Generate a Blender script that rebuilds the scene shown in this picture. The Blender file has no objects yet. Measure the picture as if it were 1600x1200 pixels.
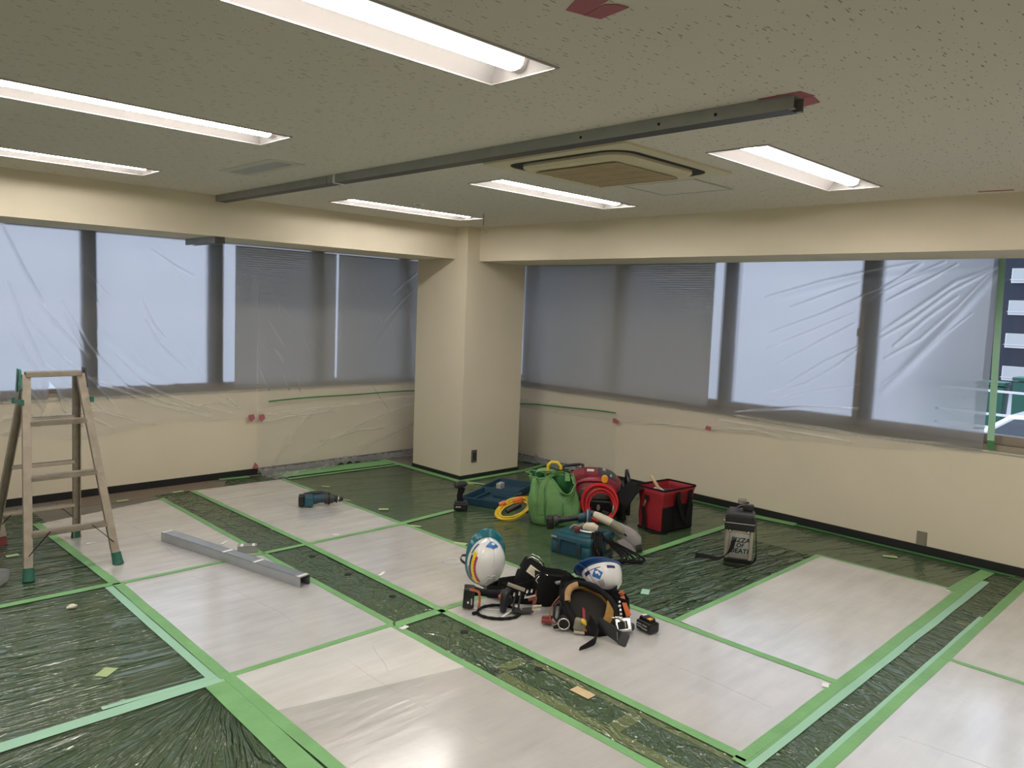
import bpy, bmesh, math, random
import numpy as np
from mathutils import Vector, Matrix, Euler, noise
S = bpy.context.scene
COL = S.collection
rnd = random.Random(7)
PI = math.pi
V = Vector

# ------------------------------------------------------------------ camera, sky, exposure
cd = bpy.data.cameras.new('camera')
cam = bpy.data.objects.new('camera', cd)
COL.objects.link(cam)
cr, cu, cf = V((0.71289925, -0.70017181, 0.03916757)), V((0.04177274, 0.09815282, 0.99429425)), V((0.70002121, 0.70719549, -0.09922117))
cam.matrix_world = Matrix(((cr.x, cu.x, -cf.x, -4.97107), (cr.y, cu.y, -cf.y, -5.70691), (cr.z, cu.z, -cf.z, 1.73961), (0, 0, 0, 1)))
cd.sensor_width = 36.0
cd.lens = 1202.486 / 1600 * 36
cd.clip_start = 0.05
cd.clip_end = 500
S.camera = cam
W = bpy.data.worlds.new('overcast_sky')
S.world = W
W.use_nodes = True
wn, wl = W.node_tree.nodes, W.node_tree.links
bg = wn['Background']
# overcast sky: three times brighter overhead than at the horizon, faint cloud mottling
wtc = wn.new('ShaderNodeTexCoord')
wsp = wn.new('ShaderNodeSeparateXYZ')
wl.new(wtc.outputs['Generated'], wsp.inputs[0])
wup = wn.new('ShaderNodeMath'); wup.operation = 'MAXIMUM'; wup.inputs[1].default_value = 0.0
wl.new(wsp.outputs['Z'], wup.inputs[0])
wgr = wn.new('ShaderNodeMath'); wgr.operation = 'MULTIPLY_ADD'; wgr.inputs[1].default_value = 2.0; wgr.inputs[2].default_value = 1.0
wl.new(wup.outputs[0], wgr.inputs[0])
wno = wn.new('ShaderNodeTexNoise'); wno.inputs['Scale'].default_value = 1.6; wno.inputs['Detail'].default_value = 4
wl.new(wtc.outputs['Generated'], wno.inputs['Vector'])
wmx = wn.new('ShaderNodeMix'); wmx.data_type = 'RGBA'
wmx.inputs[6].default_value = (0.66, 0.72, 0.95, 1)
wmx.inputs[7].default_value = (0.76, 0.80, 1.0, 1)
wl.new(wno.outputs['Fac'], wmx.inputs[0])
wl.new(wmx.outputs[2], bg.inputs['Color'])
wst = wn.new('ShaderNodeMath'); wst.operation = 'MULTIPLY'; wst.inputs[1].default_value = 0.98
wl.new(wgr.outputs[0], wst.inputs[0])
wl.new(wst.outputs[0], bg.inputs['Strength'])
LAMP = 42.0
S.view_settings.view_transform = 'Standard'
S.view_settings.look = 'None'
S.view_settings.gamma = 1.0
S.view_settings.use_curve_mapping = False
S.view_settings.exposure = 0.25
S.cycles.max_bounces = 10
S.cycles.transparent_max_bounces = 12
S.cycles.diffuse_bounces = 5
S.cycles.glossy_bounces = 4
S.cycles.transmission_bounces = 6
S.cycles.caustics_reflective = False
S.cycles.sample_clamp_indirect = 6.0

# ------------------------------------------------------------------ materials
def newmat(name):
    m = bpy.data.materials.new(name)
    m.use_nodes = True
    nt = m.node_tree
    return m, nt.nodes, nt.links, nt.nodes['Principled BSDF']

def pm(name, col, rough=0.5, metal=0.0, var=0.12, scale=30.0, bump=0.0, bscale=None, coat=0.0, trans=0.0, spec=None, alpha=1.0):
    """principled material whose colour wavers with a noise texture"""
    m, n, l, b = newmat(name)
    tc = n.new('ShaderNodeTexCoord')
    no = n.new('ShaderNodeTexNoise')
    no.inputs['Scale'].default_value = scale
    no.inputs['Detail'].default_value = 4
    l.new(tc.outputs['Object'], no.inputs['Vector'])
    mx = n.new('ShaderNodeMix')
    mx.data_type = 'RGBA'
    c = col
    mx.inputs[6].default_value = (c[0] * (1 - var), c[1] * (1 - var), c[2] * (1 - var), 1)
    mx.inputs[7].default_value = (min(1, c[0] * (1 + var)), min(1, c[1] * (1 + var)), min(1, c[2] * (1 + var)), 1)
    l.new(no.outputs['Fac'], mx.inputs[0])
    l.new(mx.outputs[2], b.inputs['Base Color'])
    b.inputs['Roughness'].default_value = rough
    b.inputs['Metallic'].default_value = metal
    b.inputs['Coat Weight'].default_value = coat
    b.inputs['Transmission Weight'].default_value = trans
    b.inputs['Alpha'].default_value = alpha
    if spec is not None:
        b.inputs['Specular IOR Level'].default_value = spec
    if bump:
        n2 = n.new('ShaderNodeTexNoise')
        n2.inputs['Scale'].default_value = bscale or scale * 4
        n2.inputs['Detail'].default_value = 3
        l.new(tc.outputs['Object'], n2.inputs['Vector'])
        bp = n.new('ShaderNodeBump')
        bp.inputs['Strength'].default_value = bump
        bp.inputs['Distance'].default_value = 0.01
        l.new(n2.outputs['Fac'], bp.inputs['Height'])
        l.new(bp.outputs['Normal'], b.inputs['Normal'])
    return m

def math_node(n, l, op, a, b=None, clamp=False):
    k = n.new('ShaderNodeMath')
    k.operation = op
    k.use_clamp = clamp
    for i, v in enumerate((a, b)):
        if v is None:
            continue
        if hasattr(v, 'is_output'):
            l.new(v, k.inputs[i])
        else:
            k.inputs[i].default_value = v
    return k.outputs[0]

def ceiling_mat():
    m, n, l, b = newmat('fissured_ceiling_board')
    tc = n.new('ShaderNodeTexCoord')
    def marks(scale, rot, thr, seed, cut):
        mp = n.new('ShaderNodeMapping')
        mp.inputs['Rotation'].default_value = (0, 0, rot)
        mp.inputs['Location'].default_value = (seed, seed * .7, 0)
        mp.inputs['Scale'].default_value = scale
        l.new(tc.outputs['Object'], mp.inputs['Vector'])
        di = n.new('ShaderNodeTexNoise')
        di.inputs['Scale'].default_value = 55
        l.new(tc.outputs['Object'], di.inputs['Vector'])
        ad = n.new('ShaderNodeMix')
        ad.data_type = 'VECTOR'
        ad.inputs[0].default_value = 0.28
        l.new(mp.outputs[0], ad.inputs[4])
        va = n.new('ShaderNodeVectorMath')
        va.operation = 'ADD'
        l.new(mp.outputs[0], va.inputs[0])
        l.new(di.outputs['Color'], va.inputs[1])
        l.new(va.outputs[0], ad.inputs[5])
        vo = n.new('ShaderNodeTexVoronoi')
        vo.inputs['Scale'].default_value = 1.0
        l.new(ad.outputs[1], vo.inputs['Vector'])
        near = math_node(n, l, 'LESS_THAN', vo.outputs['Distance'], thr)
        sep = n.new('ShaderNodeSeparateColor')
        l.new(vo.outputs['Color'], sep.inputs[0])
        keep = math_node(n, l, 'GREATER_THAN', sep.outputs[0], cut)
        return math_node(n, l, 'MULTIPLY', near, keep)
    a = marks((15, 84, 1), 0.10, 0.19, 0.0, 0.62)
    c = marks((17, 88, 1), -0.42, 0.17, 3.3, 0.68)
    d = marks((50, 56, 1), 0.9, 0.14, 7.7, 0.66)
    s = math_node(n, l, 'MAXIMUM', math_node(n, l, 'MAXIMUM', a, c), d)
    mx = n.new('ShaderNodeMix')
    mx.data_type = 'RGBA'
    mx.inputs[6].default_value = (0.74, 0.695, 0.615, 1)
    mx.inputs[7].default_value = (0.34, 0.31, 0.25, 1)
    l.new(s, mx.inputs[0])
    l.new(mx.outputs[2], b.inputs['Base Color'])
    b.inputs['Roughness'].default_value = 0.95
    b.inputs['Specular IOR Level'].default_value = 0.1
    bp = n.new('ShaderNodeBump')
    bp.inputs['Strength'].default_value = 0.6
    bp.inputs['Distance'].default_value = 0.004
    bp.invert = True
    l.new(s, bp.inputs['Height'])
    l.new(bp.outputs['Normal'], b.inputs['Normal'])
    return m

def film_mat(name, tint, haze, hazecol, rough, gloss_rough=0.12, ior=1.35, blur=1.06, clear=0.25, wrinkle=(30, 0.25), milkmix=0.5):
    """thin plastic film: clear part + blurring part + milky part, glossy skin"""
    m, n, l, b = newmat(name)
    n.remove(b)
    out = n['Material Output']
    tr = n.new('ShaderNodeBsdfTransparent'); tr.inputs[0].default_value = (*tint, 1)
    rf = n.new('ShaderNodeBsdfRefraction'); rf.inputs['Color'].default_value = (*tint, 1)
    rf.inputs['Roughness'].default_value = rough; rf.inputs['IOR'].default_value = blur
    tl = n.new('ShaderNodeBsdfTranslucent'); tl.inputs[0].default_value = (*hazecol, 1)
    df = n.new('ShaderNodeBsdfDiffuse'); df.inputs[0].default_value = (*hazecol, 1)
    gl = n.new('ShaderNodeBsdfGlossy'); gl.inputs['Roughness'].default_value = gloss_rough
    fr = n.new('ShaderNodeFresnel')
    ge = n.new('ShaderNodeNewGeometry')                          # thin sheet: the same reflectance from both sides
    l.new(math_node(n, l, 'ADD', math_node(n, l, 'MULTIPLY', ge.outputs['Backfacing'], 1 / ior - ior), ior), fr.inputs['IOR'])
    tc = n.new('ShaderNodeTexCoord')
    no = n.new('ShaderNodeTexNoise'); no.inputs['Scale'].default_value = wrinkle[0]; no.inputs['Detail'].default_value = 3
    l.new(tc.outputs['Object'], no.inputs['Vector'])
    bp = n.new('ShaderNodeBump'); bp.inputs['Strength'].default_value = wrinkle[1]; bp.inputs['Distance'].default_value = 0.01
    l.new(no.outputs['Fac'], bp.inputs['Height'])
    for k in (gl, fr, df, tl):
        l.new(bp.outputs[0], k.inputs['Normal'])
    def mix(f, a, c):
        k = n.new('ShaderNodeMixShader')
        if hasattr(f, 'is_output'):
            l.new(f, k.inputs[0])
        else:
            k.inputs[0].default_value = f
        l.new(a, k.inputs[1]); l.new(c, k.inputs[2])
        return k.outputs[0]
    see = mix(clear, rf.outputs[0], tr.outputs[0])
    milk = mix(milkmix, tl.outputs[0], df.outputs[0])
    la = n.new('ShaderNodeAttribute'); la.attribute_name = 'fold_white'
    hz = math_node(n, l, 'ADD', math_node(n, l, 'MULTIPLY', la.outputs['Fac'], 0.34), haze, True)  # milkier at folds: doubled film, plus crease highlights put into the haze
    body = mix(hz, see, milk)
    l.new(mix(fr.outputs[0], body, gl.outputs[0]), out.inputs['Surface'])
    return m

def green_floor_film(name, stretch=(1.0, 13.0), strength=0.8, rot=0.0, seed=0.0, grough=0.10, polar=None):
    m, n, l, b = newmat(name)
    n.remove(b)
    out = n['Material Output']
    tc = n.new('ShaderNodeTexCoord')
    mp = n.new('ShaderNodeMapping')
    mp.inputs['Rotation'].default_value = (0, 0, rot)
    mp.inputs['Location'].default_value = (seed, seed, 0)
    l.new(tc.outputs['Object'], mp.inputs['Vector'])
    src = mp.outputs[0]
    if polar:                                                    # wrinkles fanning out from one corner
        sx_ = n.new('ShaderNodeSeparateXYZ'); l.new(tc.outputs['Object'], sx_.inputs[0])
        px_ = math_node(n, l, 'SUBTRACT', sx_.outputs['X'], polar[0]); py_ = math_node(n, l, 'SUBTRACT', sx_.outputs['Y'], polar[1])
        an = math_node(n, l, 'ARCTAN2', py_, px_)
        ra = math_node(n, l, 'SQRT', math_node(n, l, 'ADD', math_node(n, l, 'MULTIPLY', px_, px_), math_node(n, l, 'MULTIPLY', py_, py_)))
        cx_ = n.new('ShaderNodeCombineXYZ'); l.new(ra, cx_.inputs[0]); l.new(an, cx_.inputs[1]); src = cx_.outputs[0]
    def ridg(sx, sy, w, dist=0.6):
        m2 = n.new('ShaderNodeMapping'); m2.inputs['Scale'].default_value = (sx, sy, 1)
        l.new(src, m2.inputs['Vector'])
        no = n.new('ShaderNodeTexNoise'); no.inputs['Scale'].default_value = 1; no.inputs['Detail'].default_value = 2.5
        no.inputs['Distortion'].default_value = dist
        l.new(m2.outputs[0], no.inputs['Vector'])
        d = math_node(n, l, 'ABSOLUTE', math_node(n, l, 'SUBTRACT', no.outputs['Fac'], 0.5))
        s = math_node(n, l, 'MULTIPLY', d, 9.0, True)
        inv = math_node(n, l, 'SUBTRACT', 1.0, s)
        return math_node(n, l, 'MULTIPLY', math_node(n, l, 'POWER', inv, 2.0), w)
    h = math_node(n, l, 'ADD', ridg(stretch[0], stretch[1], 1.0), ridg(stretch[0] * 2.6, stretch[1] * 2.2, 0.45))
    big = n.new('ShaderNodeTexNoise'); big.inputs['Scale'].default_value = 7
    l.new(mp.outputs[0], big.inputs['Vector'])
    h = math_node(n, l, 'ADD', h, math_node(n, l, 'MULTIPLY', big.outputs['Fac'], 1.6))
    bp = n.new('ShaderNodeBump'); bp.inputs['Strength'].default_value = strength; bp.inputs['Distance'].default_value = 0.006
    l.new(h, bp.inputs['Height'])
    tr = n.new('ShaderNodeBsdfTransparent'); tr.inputs[0].default_value = (0.56, 0.74, 0.50, 1)
    df = n.new('ShaderNodeBsdfDiffuse'); df.inputs[0].default_value = (0.125, 0.205, 0.12, 1)
    gl = n.new('ShaderNodeBsdfGlossy'); gl.inputs['Roughness'].default_value = grough
    fr = n.new('ShaderNodeFresnel'); ge = n.new('ShaderNodeNewGeometry')
    l.new(math_node(n, l, 'ADD', math_node(n, l, 'MULTIPLY', ge.outputs['Backfacing'], 1 / 1.95 - 1.95), 1.95), fr.inputs['IOR'])
    for k in (gl, fr, df):
        l.new(bp.outputs[0], k.inputs['Normal'])
    a = n.new('ShaderNodeMixShader'); a.inputs[0].default_value = 0.30
    l.new(tr.outputs[0], a.inputs[1]); l.new(df.outputs[0], a.inputs[2])
    c = n.new('ShaderNodeMixShader')
    l.new(fr.outputs[0], c.inputs[0]); l.new(a.outputs[0], c.inputs[1]); l.new(gl.outputs[0], c.inputs[2])
    l.new(c.outputs[0], out.inputs['Surface'])
    return m

def sheet_mat(name, col, seed):
    """milky vinyl floor sheet: mottled, soft sheen, faint fold lines"""
    m, n, l, b = newmat(name)
    tc = n.new('ShaderNodeTexCoord')
    mp = n.new('ShaderNodeMapping'); mp.inputs['Location'].default_value = (seed, seed * 1.7, 0)
    l.new(tc.outputs['Object'], mp.inputs['Vector'])
    n1 = n.new('ShaderNodeTexNoise'); n1.inputs['Scale'].default_value = 2.6; n1.inputs['Detail'].default_value = 5
    m2 = n.new('ShaderNodeMapping'); m2.inputs['Scale'].default_value = (1.0, 6.0, 1); m2.inputs['Rotation'].default_value = (0, 0, 0.5)
    l.new(mp.outputs[0], n1.inputs['Vector']); l.new(mp.outputs[0], m2.inputs['Vector'])
    n2 = n.new('ShaderNodeTexNoise'); n2.inputs['Scale'].default_value = 2.2; n2.inputs['Detail'].default_value = 3
    l.new(m2.outputs[0], n2.inputs['Vector'])
    cmb = math_node(n, l, 'ADD', math_node(n, l, 'MULTIPLY', n1.outputs['Fac'], 0.6), math_node(n, l, 'MULTIPLY', n2.outputs['Fac'], 0.4))
    mx = n.new('ShaderNodeMix'); mx.data_type = 'RGBA'
    mx.inputs[6].default_value = (col[0] * .62, col[1] * .62, col[2] * .60, 1)
    mx.inputs[7].default_value = (min(1, col[0] * 1.2), min(1, col[1] * 1.19), min(1, col[2] * 1.17), 1)
    l.new(cmb, mx.inputs[0])
    # pale smudges of dust
    n3 = n.new('ShaderNodeTexNoise'); n3.inputs['Scale'].default_value = 5.5; n3.inputs['Detail'].default_value = 2
    l.new(mp.outputs[0], n3.inputs['Vector'])
    sp = n.new('ShaderNodeMapRange'); sp.inputs[1].default_value = 0.68; sp.inputs[2].default_value = 0.8
    l.new(n3.outputs['Fac'], sp.inputs[0])
    mx2 = n.new('ShaderNodeMix'); mx2.data_type = 'RGBA'; mx2.inputs[7].default_value = (0.72, 0.70, 0.62, 1)
    l.new(math_node(n, l, 'MULTIPLY', sp.outputs[0], 0.5), mx2.inputs[0]); l.new(mx.outputs[2], mx2.inputs[6])
    l.new(mx2.outputs[2], b.inputs['Base Color'])
    b.inputs['Roughness'].default_value = 0.24
    b.inputs['Specular IOR Level'].default_value = 0.9
    b.inputs['Coat Weight'].default_value = 0.9
    b.inputs['Coat IOR'].default_value = 1.6
    b.inputs['Coat Roughness'].default_value = 0.16
    bp = n.new('ShaderNodeBump'); bp.inputs['Strength'].default_value = 0.75; bp.inputs['Distance'].default_value = 0.02
    l.new(cmb, bp.inputs['Height'])
    l.new(bp.outputs[0], b.inputs['Normal'])
    return m

def floor_mat():
    m, n, l, b = newmat('worn_floor')
    tc = n.new('ShaderNodeTexCoord')
    no = n.new('ShaderNodeTexNoise'); no.inputs['Scale'].default_value = 3; no.inputs['Detail'].default_value = 8
    l.new(tc.outputs['Object'], no.inputs['Vector'])
    mx = n.new('ShaderNodeMix'); mx.data_type = 'RGBA'
    mx.inputs[6].default_value = (0.13, 0.118, 0.10, 1); mx.inputs[7].default_value = (0.25, 0.23, 0.19, 1)
    l.new(no.outputs['Fac'], mx.inputs[0]); l.new(mx.outputs[2], b.inputs['Base Color'])
    b.inputs['Roughness'].default_value = 0.6
    return m

def emit(name, col, strength):
    m, n, l, b = newmat(name)
    b.inputs['Base Color'].default_value = (0.9, 0.9, 0.9, 1)
    b.inputs['Emission Color'].default_value = (*col, 1)
    b.inputs['Emission Strength'].default_value = strength
    return m

def glass_mat(name='window_glass'):
    m, n, l, b = newmat(name)
    n.remove(b)
    tr = n.new('ShaderNodeBsdfTransparent'); tr.inputs[0].default_value = (0.93, 0.96, 0.95, 1)
    gl = n.new('ShaderNodeBsdfGlossy'); gl.inputs['Roughness'].default_value = 0.02
    fr = n.new('ShaderNodeFresnel'); fr.inputs['IOR'].default_value = 1.4
    k = n.new('ShaderNodeMixShader')
    l.new(fr.outputs[0], k.inputs[0]); l.new(tr.outputs[0], k.inputs[1]); l.new(gl.outputs[0], k.inputs[2])
    l.new(k.outputs[0], n['Material Output'].inputs['Surface'])
    return m

M = {}
M['ceiling'] = ceiling_mat()
M['ceiling_plain'] = pm('ceiling_coloured_enamel', (0.60, 0.58, 0.50), 0.7, var=0.03)
M['wall'] = pm('cream_wallpaper', (0.76, 0.685, 0.54), 0.85, var=0.04, scale=3, bump=0.25, bscale=260, spec=0.2)
M['black_trim'] = pm('black_vinyl_baseboard', (0.012, 0.012, 0.013), 0.45)
M['floor'] = floor_mat()
M['film'] = film_mat('clear_window_film', (0.73, 0.735, 0.745), 0.26, (0.94, 0.945, 0.95), 0.42, blur=1.28, clear=0.30, gloss_rough=0.18, ior=1.6, wrinkle=(5, 0.05), milkmix=0.35)
M['thinfilm'] = film_mat('thin_clear_film', (0.97, 0.975, 0.98), 0.17, (0.95, 0.95, 0.95), 0.1, blur=1.03, clear=1.0, gloss_rough=0.2, ior=1.3, wrinkle=(8, 0.06))
M['gfilm'] = green_floor_film('green_masking_film', (0.8, 9.0), 1.3, 0.05)
M['gfilm_flat'] = green_floor_film('green_masking_film_taut', (0.8, 7.0), 0.35, 0.3, 2.0)
M['gfilm_fan'] = green_floor_film('green_masking_film_fan', (1.6, 7.5), 2.0, 0.0, 3.0, 0.08, (-3.50, -2.44))
M['gfilm_shiny'] = green_floor_film('green_masking_film_shiny', (1.4, 9.0), 2.6, 0.12, 8.0, 0.06)
M['gfilm_cross'] = green_floor_film('green_masking_film_creased', (9.0, 5.0), 0.8, 0.4, 5.0)
M['tape'] = pm('green_cloth_tape', (0.20, 0.44, 0.17), 0.45, var=0.25, scale=6, bump=0.2, bscale=60)
M['tape_pale'] = pm('pale_green_tape', (0.42, 0.54, 0.25), 0.6, var=0.15, scale=20)
M['tape_mint'] = pm('mint_tape', (0.34, 0.60, 0.43), 0.5, var=0.08, scale=6)
M['tape_dark'] = pm('dark_green_tape', (0.06, 0.22, 0.07), 0.5, var=0.15, scale=8)
M['pink'] = pm('pink_tape', (0.42, 0.13, 0.16), 0.7, var=0.1, scale=15)
M['lamp_white'] = pm('white_enamel', (0.40, 0.375, 0.36), 0.35, var=0.02)
M['lamp'] = emit('led_diffuser', (1.0, 0.945, 0.885), LAMP)
M['lamp_side'] = emit('led_diffuser_side', (1.0, 0.93, 0.85), 1.6)
M['ac_cream'] = pm('yellowed_plastic', (0.66, 0.60, 0.42), 0.5, var=0.05, scale=4)
M['ac_grille'] = pm('dusty_grille', (0.47, 0.38, 0.24), 0.8, var=0.15, scale=12)
M['clear_plastic'] = pm('clear_plastic', (0.8, 0.8, 0.8), 0.15, alpha=0.3)
M['dark'] = pm('dark_gap', (0.015, 0.013, 0.011), 0.8)
M['grey_plastic'] = pm('grey_plastic', (0.42, 0.42, 0.40), 0.5)
M['galv'] = pm('galvanised_steel', (0.52, 0.55, 0.58), 0.34, metal=0.85, var=0.12, scale=14)
M['galv_dull'] = pm('dull_galvanised_steel', (0.33, 0.345, 0.325), 0.5, metal=0.35, var=0.15, scale=10)
M['frame'] = pm('bronze_window_frame', (0.05, 0.045, 0.042), 0.5, var=0.1)
M['sash'] = pm('beige_sash', (0.30, 0.26, 0.2), 0.5, metal=0.3)
M['sill'] = pm('brown_grey_sill', (0.34, 0.29, 0.23), 0.5, var=0.06)
M['silver'] = pm('silver_trim', (0.72, 0.72, 0.70), 0.3, metal=0.7)
M['glass'] = glass_mat()
M['blind'] = pm('grey_blind_slat', (0.74, 0.74, 0.73), 0.5, var=0.03)
M['white'] = pm('white_plastic', (0.80, 0.80, 0.78), 0.35, var=0.04)
M['bare_floor'] = pm('bare_brown_floor', (0.21, 0.165, 0.125), 0.7, var=0.2, scale=9)
M['brown_frame'] = pm('brown_floor_scar', (0.80, 0.52, 0.40), 0.7, var=0.2, scale=20)
M['alu'] = pm('weathered_aluminium', (0.36, 0.31, 0.245), 0.5, metal=0.45, var=0.3, scale=18, bump=0.15, bscale=60)
M['green_plastic'] = pm('green_plastic', (0.02, 0.17, 0.11), 0.45, var=0.2)
M['dgreen_rubber'] = pm('dark_green_rubber', (0.02, 0.12, 0.08), 0.6, var=0.2)
M['black'] = pm('black_nylon', (0.007, 0.007, 0.0075), 0.75, spec=0.25, var=0.3, bump=0.3, bscale=180)
M['blackp'] = pm('black_plastic', (0.009, 0.009, 0.010), 0.35, var=0.2)
M['dgrey'] = pm('dark_grey_plastic', (0.035, 0.035, 0.038), 0.45, var=0.15)
M['teal'] = pm('teal_plastic', (0.014, 0.085, 0.115), 0.4, var=0.12)
M['navy_teal'] = pm('dark_teal_plastic', (0.012, 0.055, 0.09), 0.45, var=0.15)
M['teal_visor'] = pm('teal_visor', (0.01, 0.15, 0.20), 0.12, var=0.05, coat=0.5)
M['blue_visor'] = pm('blue_visor', (0.012, 0.06, 0.22), 0.15, var=0.05, coat=0.5)
M['navy'] = pm('navy_sticker', (0.012, 0.02, 0.14), 0.4)
M['blue'] = pm('blue_sticker', (0.01, 0.13, 0.42), 0.4)
M['helmet'] = pm('white_helmet_shell', (0.80, 0.79, 0.78), 0.22, var=0.02, coat=0.4)
M['yellow'] = pm('yellow_rubber', (0.75, 0.52, 0.03), 0.4, var=0.1)
M['orange'] = pm('orange_plastic', (0.70, 0.16, 0.03), 0.4, var=0.1)
M['amber'] = pm('amber_knob', (0.85, 0.38, 0.02), 0.4)
M['red'] = pm('red_nylon', (0.30, 0.012, 0.02), 0.6, var=0.15, bump=0.25, bscale=150)
M['redp'] = pm('red_plastic', (0.22, 0.012, 0.025), 0.38, var=0.15, scale=12)
M['red_hose'] = pm('red_hose', (0.62, 0.015, 0.02), 0.3, var=0.06)
M['bag_green'] = pm('woven_green_bag', (0.145, 0.31, 0.105), 0.6, var=0.2, scale=14, bump=0.5, bscale=120)
M['bag_green_in'] = pm('woven_green_bag_inside', (0.03, 0.17, 0.05), 0.6, var=0.2, scale=14)  # darker green: shade painted inside the bag; seams use it too
M['grey_cloth'] = pm('grey_cloth', (0.30, 0.27, 0.27), 0.8, var=0.15, bump=0.3, bscale=60)
M['beige'] = pm('beige_plastic', (0.62, 0.56, 0.44), 0.5, var=0.1)
M['khaki'] = pm('khaki_plastic', (0.24, 0.23, 0.17), 0.55, var=0.1)
M['tan'] = pm('tan_leather', (0.42, 0.25, 0.11), 0.7, var=0.2, bump=0.5, bscale=120)
M['fleece'] = pm('brown_fleece_lining', (0.36, 0.20, 0.045), 0.9, var=0.25, scale=40, bump=0.8, bscale=160)
M['rust'] = pm('orange_leather', (0.40, 0.12, 0.05), 0.6, var=0.15)
M['maroon'] = pm('dark_red_grip', (0.20, 0.03, 0.025), 0.5, var=0.1)
M['chrome'] = pm('chrome', (0.75, 0.75, 0.76), 0.12, metal=1.0, var=0.03)
M['steel'] = pm('brushed_steel', (0.48, 0.43, 0.35), 0.38, metal=0.6, var=0.1, scale=12)
M['paper'] = pm('cream_paper_tag', (0.78, 0.73, 0.60), 0.8, var=0.06)
M['white_paper'] = pm('white_paper', (0.85, 0.85, 0.84), 0.7, var=0.03)
M['wood'] = pm('pale_wood', (0.66, 0.50, 0.28), 0.6, var=0.15, scale=12)
M['purple'] = pm('dark_purple_cord', (0.05, 0.01, 0.06), 0.6)
M['yellow_paint'] = pm('yellow_sticker', (0.85, 0.66, 0.02), 0.4)
M['magenta_paint'] = pm('crimson_sticker', (0.55, 0.03, 0.12), 0.4)
M['asphalt'] = pm('pale_concrete_ground', (0.36, 0.37, 0.38), 0.9)
M['navy_wall'] = pm('navy_siding', (0.020, 0.026, 0.046), 0.7, var=0.1, scale=1)
M['pale_wall'] = pm('pale_render', (0.45, 0.46, 0.48), 0.9, var=0.05, scale=1)
M['bin_green'] = pm('green_container', (0.006, 0.10, 0.07), 0.5)
M['car_white'] = pm('white_car_paint', (0.8, 0.8, 0.81), 0.15, var=0.02, coat=0.8)
M['car_glass'] = pm('car_glass', (0.10, 0.12, 0.14), 0.1, var=0.05)
M['curtain'] = pm('white_curtain', (0.55, 0.56, 0.55), 0.8, var=0.06)
M['wall_grey'] = pm('outlet_grey', (0.11, 0.105, 0.085), 0.5, var=0.05)
M['outlet_beige'] = pm('outlet_taupe', (0.24, 0.215, 0.17), 0.45, var=0.05)

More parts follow.
